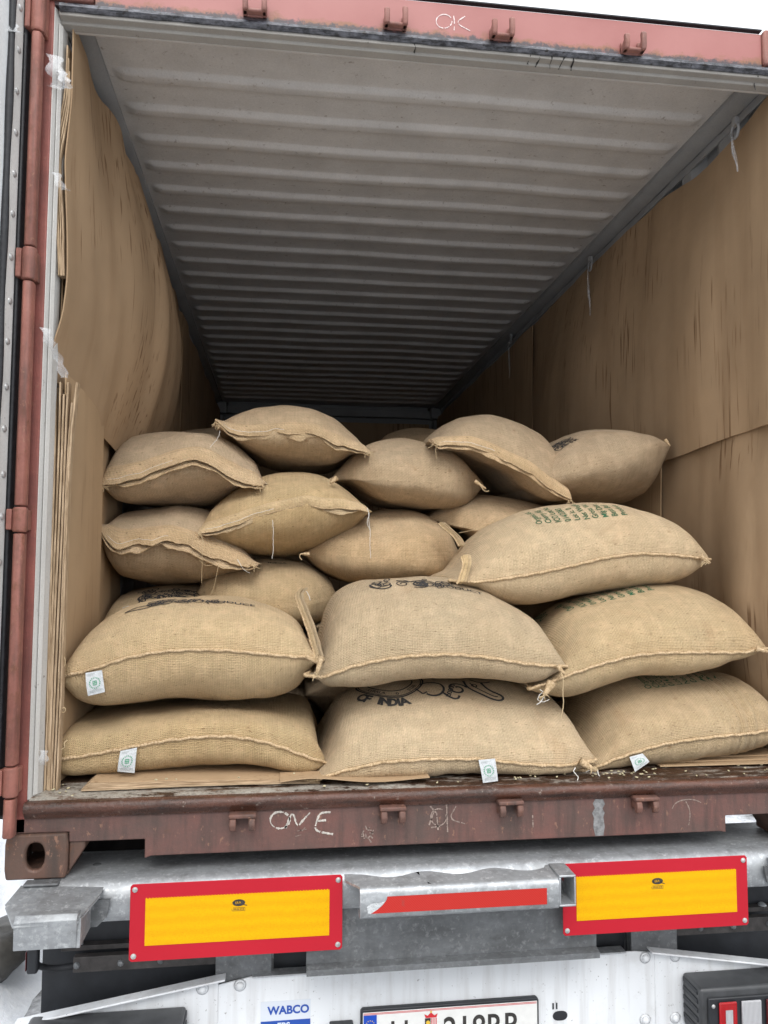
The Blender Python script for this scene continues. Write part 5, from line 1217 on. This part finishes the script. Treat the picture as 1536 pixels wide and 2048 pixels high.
fl.place(lambda a, b: (a, yf-.0042, b), 'reflective_tape', M_TAPE, tr, 'red reflective tape, worn away at its left end')
fl = Flat(); V = [(ta-.014, -.290), (ta+.004, -.279), (ta+.017, -.268), (ta+.026, -.257), (ta+.012, -.262), (ta-.012, -.263), (ta-.025, -.27), (ta-.022, -.288)]; fl.add(V, [tuple(range(len(V)))]); fl.place(lambda a, b: (a, yf-.0038, b), 'bare_tape_backing', M_TAG, tr)
bx0, bx1 = x1+.0305, x1+.078
mb = MB()
for (a, b_, c_, d_) in ((bx0, bx1, -.300, -.294), (bx0, bx1, -.222, -.216), (bx0, bx0+.005, -.294, -.222), (bx1-.005, bx1, -.294, -.222)): mb.box(a, b_, yf-.002, yf+.09, c_, d_)
mb.build('end_pocket', M_GALV, tr, bevel=.002)
# marker boards
def board(x0, x1, z0, z1, Y, ya, notch=False):
    p = MB().prism([(x0+.006, z0), (x1-.006, z0), (x1, z0+.006), (x1, z1-.006), (x1-.006, z1), (x0+.006, z1), (x0, z1-.006)]+([(x0, z1-.045), (x0+.010, z1-.055), (x0+.010, z1-.075), (x0, z1-.088)] if notch else [])+[(x0, z0+.006)], Y, Y+.003, 'y').build('marker_board', M_RED, tr, bevel=.001)
    a0, a1, b0, b1 = x0+.040, x1-.036, z0+.040, z1-.038
    MB().box(a0, a1, Y-.0012, Y-.0002, b0, b1).build('yellow_field', M_YELLOW, p)
    zz = MB(); m = 60
    for k in range(m): w = (a1-a0)/m; xx = a0+k*w; zz.add([(xx, Y-.0008, b1), (xx+w*.6, Y-.0008, b1), (xx+w*.3, Y-.0008, b1+.0028)], [(0, 1, 2)])
    zz.build('serrated_edge', M_YELLOW, p)
    proto = None
    for xx in (x0+.012, x1-.012):
        for z_ in (z0+.014, z1-.014):
            r = MB().dome((xx, Y, z_), .0075, .0035, (0, -1, 0), 14, 3); r.cyl((xx, Y-.0030, z_), (xx, Y-.0042, z_), .0024, 8); r.build('rivet', M_RIVET, p, smooth=True)
    fl = Flat(); c = ((a0+a1)/2, b1-.022); t = np.linspace(0, 2*math.pi, 20); fl.add([(c[0]+.017*math.cos(q), c[1]+.009*math.sin(q)) for q in t[:-1]], [tuple(range(19))]); fl.line([(c[0]+.012, c[1]-.005), (c[0]+.022, c[1]-.008)], .002)
    fl.line([(c[0]-.016, c[1]-.013), (c[0]+.017, c[1]-.013), (c[0]+.017, c[1]-.021), (c[0]-.018, c[1]-.021), (c[0]-.018, c[1]-.015)], .0009, 0, .004)
    fl.text('070 RF 0718', .0055, (c[0]-.014, c[1]-.019), 0, .02)
    fl.place(lambda a, b: (a, Y-.0018, b), 'approval_mark', M_INK, p)
    fl = Flat(); fl.text('ERA', .0085, (c[0]-.009, c[1]-.003), .1, .0); fl.place(lambda a, b: (a, Y-.0024, b), 'approval_letters', M_YELLOW, p)
Yp = -.0673
board(-.8795, -.3144, -.4164, -.2175, Yp, 0); board(.3144, .8794, -.4164, -.2175, Yp, 0, True)
# white bumper
Yw = .075
def wp(u, v): P = at(u, v, Yw); return (float(P[0]), float(P[2]))
cp = [(-.655, -.90), (.655, -.90), (.655, -.548), (.595, -.540), (-.560, -.543), (-.655, -.560)]
MB().prism(cp, Yw, Yw+.006, 'y').build('bumper_panel', M_WHITE, tr, bevel=.002)
MB().prism([(-.56, -.5425), (.56, -.5385), (.56, -.534), (-.56, -.538)], Yw-.012, Yw+.03, 'y').build('bumper_top_edge', M_GALV, tr, bevel=.002)
for sx in (-1, 1):
    xi, xo = .655, 1.20; top = [(sx*(xi-.0), -.548+.0), (sx*xo, -.632)]
    w = [(sx*xi, -.90), (sx*xo, -.90), (sx*xo, -.626), (sx*xi, -.539)]
    if sx < 0: w = w[::-1]
    MB().prism(w, Yw-.001, Yw+.007, 'y').build('bumper_wing', M_WHITE, tr, bevel=.002)
    e = [(sx*(xi-.02), -.5385), (sx*xo, -.6255), (sx*xo, -.6195), (sx*(xi-.02), -.5325)]
    if sx < 0: e = e[::-1]
    MB().prism(e, Yw-.028, Yw+.012, 'y').build('wing_edge', M_WHITE, tr, bevel=.002)
for u, v in ((405, 1977), (480, 1970), (1290, 1915), (1350, 1912), (1290, 2039), (1350, 2035), (405, 2100), (480, 2095)):
    P = at(u, v, Yw); mb = MB(); mb.dome((P[0], Yw-.001, P[2]), .0175, .004, (0, -1, 0), 18, 2); mb.dome((P[0], Yw-.004, P[2]), .0115, .009, (0, -1, 0), 16, 4); mb.build('bolt_head', M_WHITE, tr, smooth='all')
# sticker WABCO / EBS
sp_ = MB().box(-.535, -.393, Yw-.0012, Yw-.0002, -.705, -.6145).build('sticker', M_LABELW, tr)
MB().box(-.5345, -.3935, Yw-.0022, Yw-.0013, -.7045, -.668).build('blue_band', M_BLUE, sp_)
fl = Flat(); fl.text('WABCO', .031, (-.515, -.650), 0, .035, 1.0); fl.place(lambda a, b: (a, Yw-.0020, b), 'lettering', M_BLUE, sp_)
fl = Flat(); fl.text('EBS', .024, (-.488, -.690), 0, .03); fl.place(lambda a, b: (a, Yw-.0030, b), 'lettering', M_LABELW, sp_)
# number plate
a0, a1, zt, zb = -.2495, .2815, -.6460, -.772
hp_ = MB().prism([(a0, zb), (a1, zb), (a1, zt-.006), (a1-.006, zt), (a0+.006, zt), (a0, zt-.006)], Yw-.018, Yw-.0002, 'y').build('plate_holder', M_BLACK, tr, bevel=.003)
MB().box(a0+.006, a1-.006, Yw-.0205, Yw-.0182, zb+.004, zt-.0075).build('number_plate', M_PLATE, hp_, bevel=.001)
MB().box(a0+.008, a0+.046, Yw-.0218, Yw-.0206, zb+.006, zt-.0150).build('eu_band', M_EU, hp_)
fl = Flat(); fl.rect(a0+.008, a1-.008, zt-.0108, zt-.0092); fl.rect(a0+.008, a1-.008, zt-.0138, zt-.0124); fl.place(lambda a, b: (a, Yw-.0212, b), 'red_stripe', M_PRED, hp_)
fl = Flat(); fl.text('LL', .100, (a0+.083, zt-.104), 0, .008, .80); fl.text('218RR', .100, (a0+.240, zt-.104), 0, .010, .86); fl.place(lambda a, b: (a, Yw-.0214, b), 'lettering', M_INK, hp_)
fl = Flat(); c = (a0+.027, zt-.041)
for k in range(12):
    a = k*math.pi/6; cc = (c[0]+.012*math.cos(a), c[1]+.012*math.sin(a)); fl.disc(cc, .0016, 6)
fl.place(lambda a, b: (a, Yw-.0226, b), 'star_ring', M_GOLD, hp_)
cx_ = a0+.205; 
fl = Flat(); fl.rect(cx_-.018, cx_-.001, zt-.070, zt-.034); fl.place(lambda a, b: (a, Yw-.0212, b), 'crest', M_INK, hp_)
fl = Flat(); 
for k in range(3): fl.rect(cx_+.001+k*.0062, cx_+.0040+k*.0062, zt-.070, zt-.034)
fl.add([(cx_-.016, zt-.033), (cx_+.016, zt-.033), (cx_+.020, zt-.022), (cx_+.010, zt-.027), (cx_, zt-.018), (cx_-.010, zt-.027), (cx_-.020, zt-.022)], [tuple(range(7))]); fl.place(lambda a, b: (a, Yw-.0214, b), 'crest', M_PRED, hp_)
fl = Flat(); fl.disc((cx_-.009, zt-.046), .006, 10); fl.disc((cx_, zt-.0165), .003, 8); fl.place(lambda a, b: (a, Yw-.0220, b), 'crest', M_GOLD, hp_)
# slots right of the plate, small lamp left of it
fl = Flat(); q = wp(1107, 2012); fl.rect(q[0]-.004, q[0]+.001, q[1]-.009, q[1]+.009); fl.rect(q[0]+.007, q[0]+.012, q[1]-.009, q[1]+.009)
q = wp(1120, 2031); t = np.linspace(0, 2*math.pi, 22)[:-1]; fl.add([(q[0]+.023*abs(math.cos(a))**.7*np.sign(math.cos(a)), q[1]+.014*math.sin(a)) for a in t], [tuple(range(21))]); fl.place(lambda a, b: (a, Yw-.0012, b), 'slot', M_BLACK, tr)
q = wp(682, 2055); MB().box(q[0]-.034, q[0]+.034, Yw-.03, Yw-.0012, q[1]-.02, q[1]+.022).build('plate_lamp', M_BLACK, tr, bevel=.004)
# tail lamps
def lamp(sx):
    xi = .742; xo = 1.16; X0, X1 = sorted((sx*xi, sx*xo)); Z1, Z0 = -.608, -.76; Yl = -.03
    h = MB().box(X0, X1, Yl, Yw-.0015, Z0, Z1).build('tail_lamp', M_HOUS, tr, bevel=.010, seg=3)
    rb = MB()
    for k in range(5): rb.box(*sorted((sx*(xi-.003), sx*(xi+.012))), Yl+.012, Yw-.01, Z1-.022-k*.026, Z1-.008-k*.026)
    rb.build('housing_rib', M_BLACK, h, bevel=.002)
    MB().box(X0+.022, X1-.012, Yl-.008, Yl-.0005, Z0+.012, Z1-.024).build('lamp_bezel', M_BLACK, h, bevel=.006)
    for a, b_, m in ((.052, .108, M_LRED), (.122, .185, M_LCLR), (.20, .26, M_LORG), (.275, .34, M_LRED)):
        MB().box(*sorted((sx*(xi+a), sx*(xi+b_))), Yl-.016, Yl-.0085, Z0+.018, Z1-.034).build('lens', m, h, bevel=.004)
    MB().box(*sorted((sx*(xi+.070), sx*(xi+.092))), Yl-.0180, Yl-.0165, Z0+.02, Z1-.055).build('lens_stripe', M_LCLR, h)
    MB().dome((sx*(xi+.037), Yl-.0085, Z1-.046), .006, .003, (0, -1, 0), 12, 3).build('screw', M_RIVET, h)
lamp(1); lamp(-1)
# mudguards with brackets behind the bumper
for sx in (-1, 1):
    G = np.array([[(sx*x, .16+.25*(1-math.cos(t)), -.95+.62*math.sin(t)/1.0*1.0) for t in np.linspace(0, math.pi/2, 14)] for x in np.linspace(.68, 1.165, 8)])
    MB().shell(G, .005).build('mudguard', M_BLACK, tr, smooth=True)
    MB().box(*sorted((sx*.60, sx*1.158)), .155, .159, -.95, -.325).build('mud_flap', M_BLACK, tr, bevel=.002)
    bz = -.455
    MB().box(*sorted((sx*.66, sx*1.10)), .125, .154, bz-.012, bz+.002).build('mudguard_bracket', M_DARKM, tr, bevel=.002)
    MB().box(*sorted((sx*.66, sx*1.06)), .10, .1245, bz-.060, bz-.018).build('mudguard_bracket', M_DARKM, tr, bevel=.002)
    for x_ in (1.05, .93, .82): MB().dome((sx*x_, .0995, bz-.040), .010, .008, (0, -1, 0), 8, 2).build('bolt', M_GALVD, tr)
    MB().dome((sx*1.055, .138, bz+.0025), .014, .006, (0, -.3, 1), 12, 2).build('bolt', M_GALV, tr)
    arm = smooth_path([(sx*1.145, .02, -.44), (sx*1.145, .06, -.47), (sx*1.12, .10, -.50), (sx*1.06, .12, -.505), (sx*.99, .123, -.49)], 3)
    MB().tube(arm, .009, 8).build('marker_lamp_arm', M_RUBBER, tr, smooth='all')
    MB().box(*sorted((sx*1.130, sx*1.158)), .005, .035, -.468, -.400).build('side_marker_lamp', M_BLACK, tr, bevel=.006)
    MB().box(*sorted((sx*1.1585, sx*1.162)), .008, .032, -.460, -.410).build('marker_lens', M_LORG, tr, bevel=.002)
# wheels of the rear axle, dark under the load
for sx in (-1, 1):
    w = MB(); pr_ = [(.0, .50), (.02, .52), (.28, .52), (.30, .50), (.30, .30), (.0, .30)]; n = 36
    Gw = np.array([[(sx*(.83+a), 1.15+r*math.cos(t), -.75+r*math.sin(t)) for a, r in pr_] for t in np.linspace(0, 2*math.pi, n, endpoint=False)])
    wh = w.grid(Gw, wrap_v=True, wrap_u=True).build('tyre', M_RUBBER, tr, smooth=True)
    MB().tube([(sx*.86, 1.15, -.75), (sx*1.10, 1.15, -.75)], .29, 24).build('rim', M_GALVD, tr, smooth=True)
bpy.context.view_layer.update()
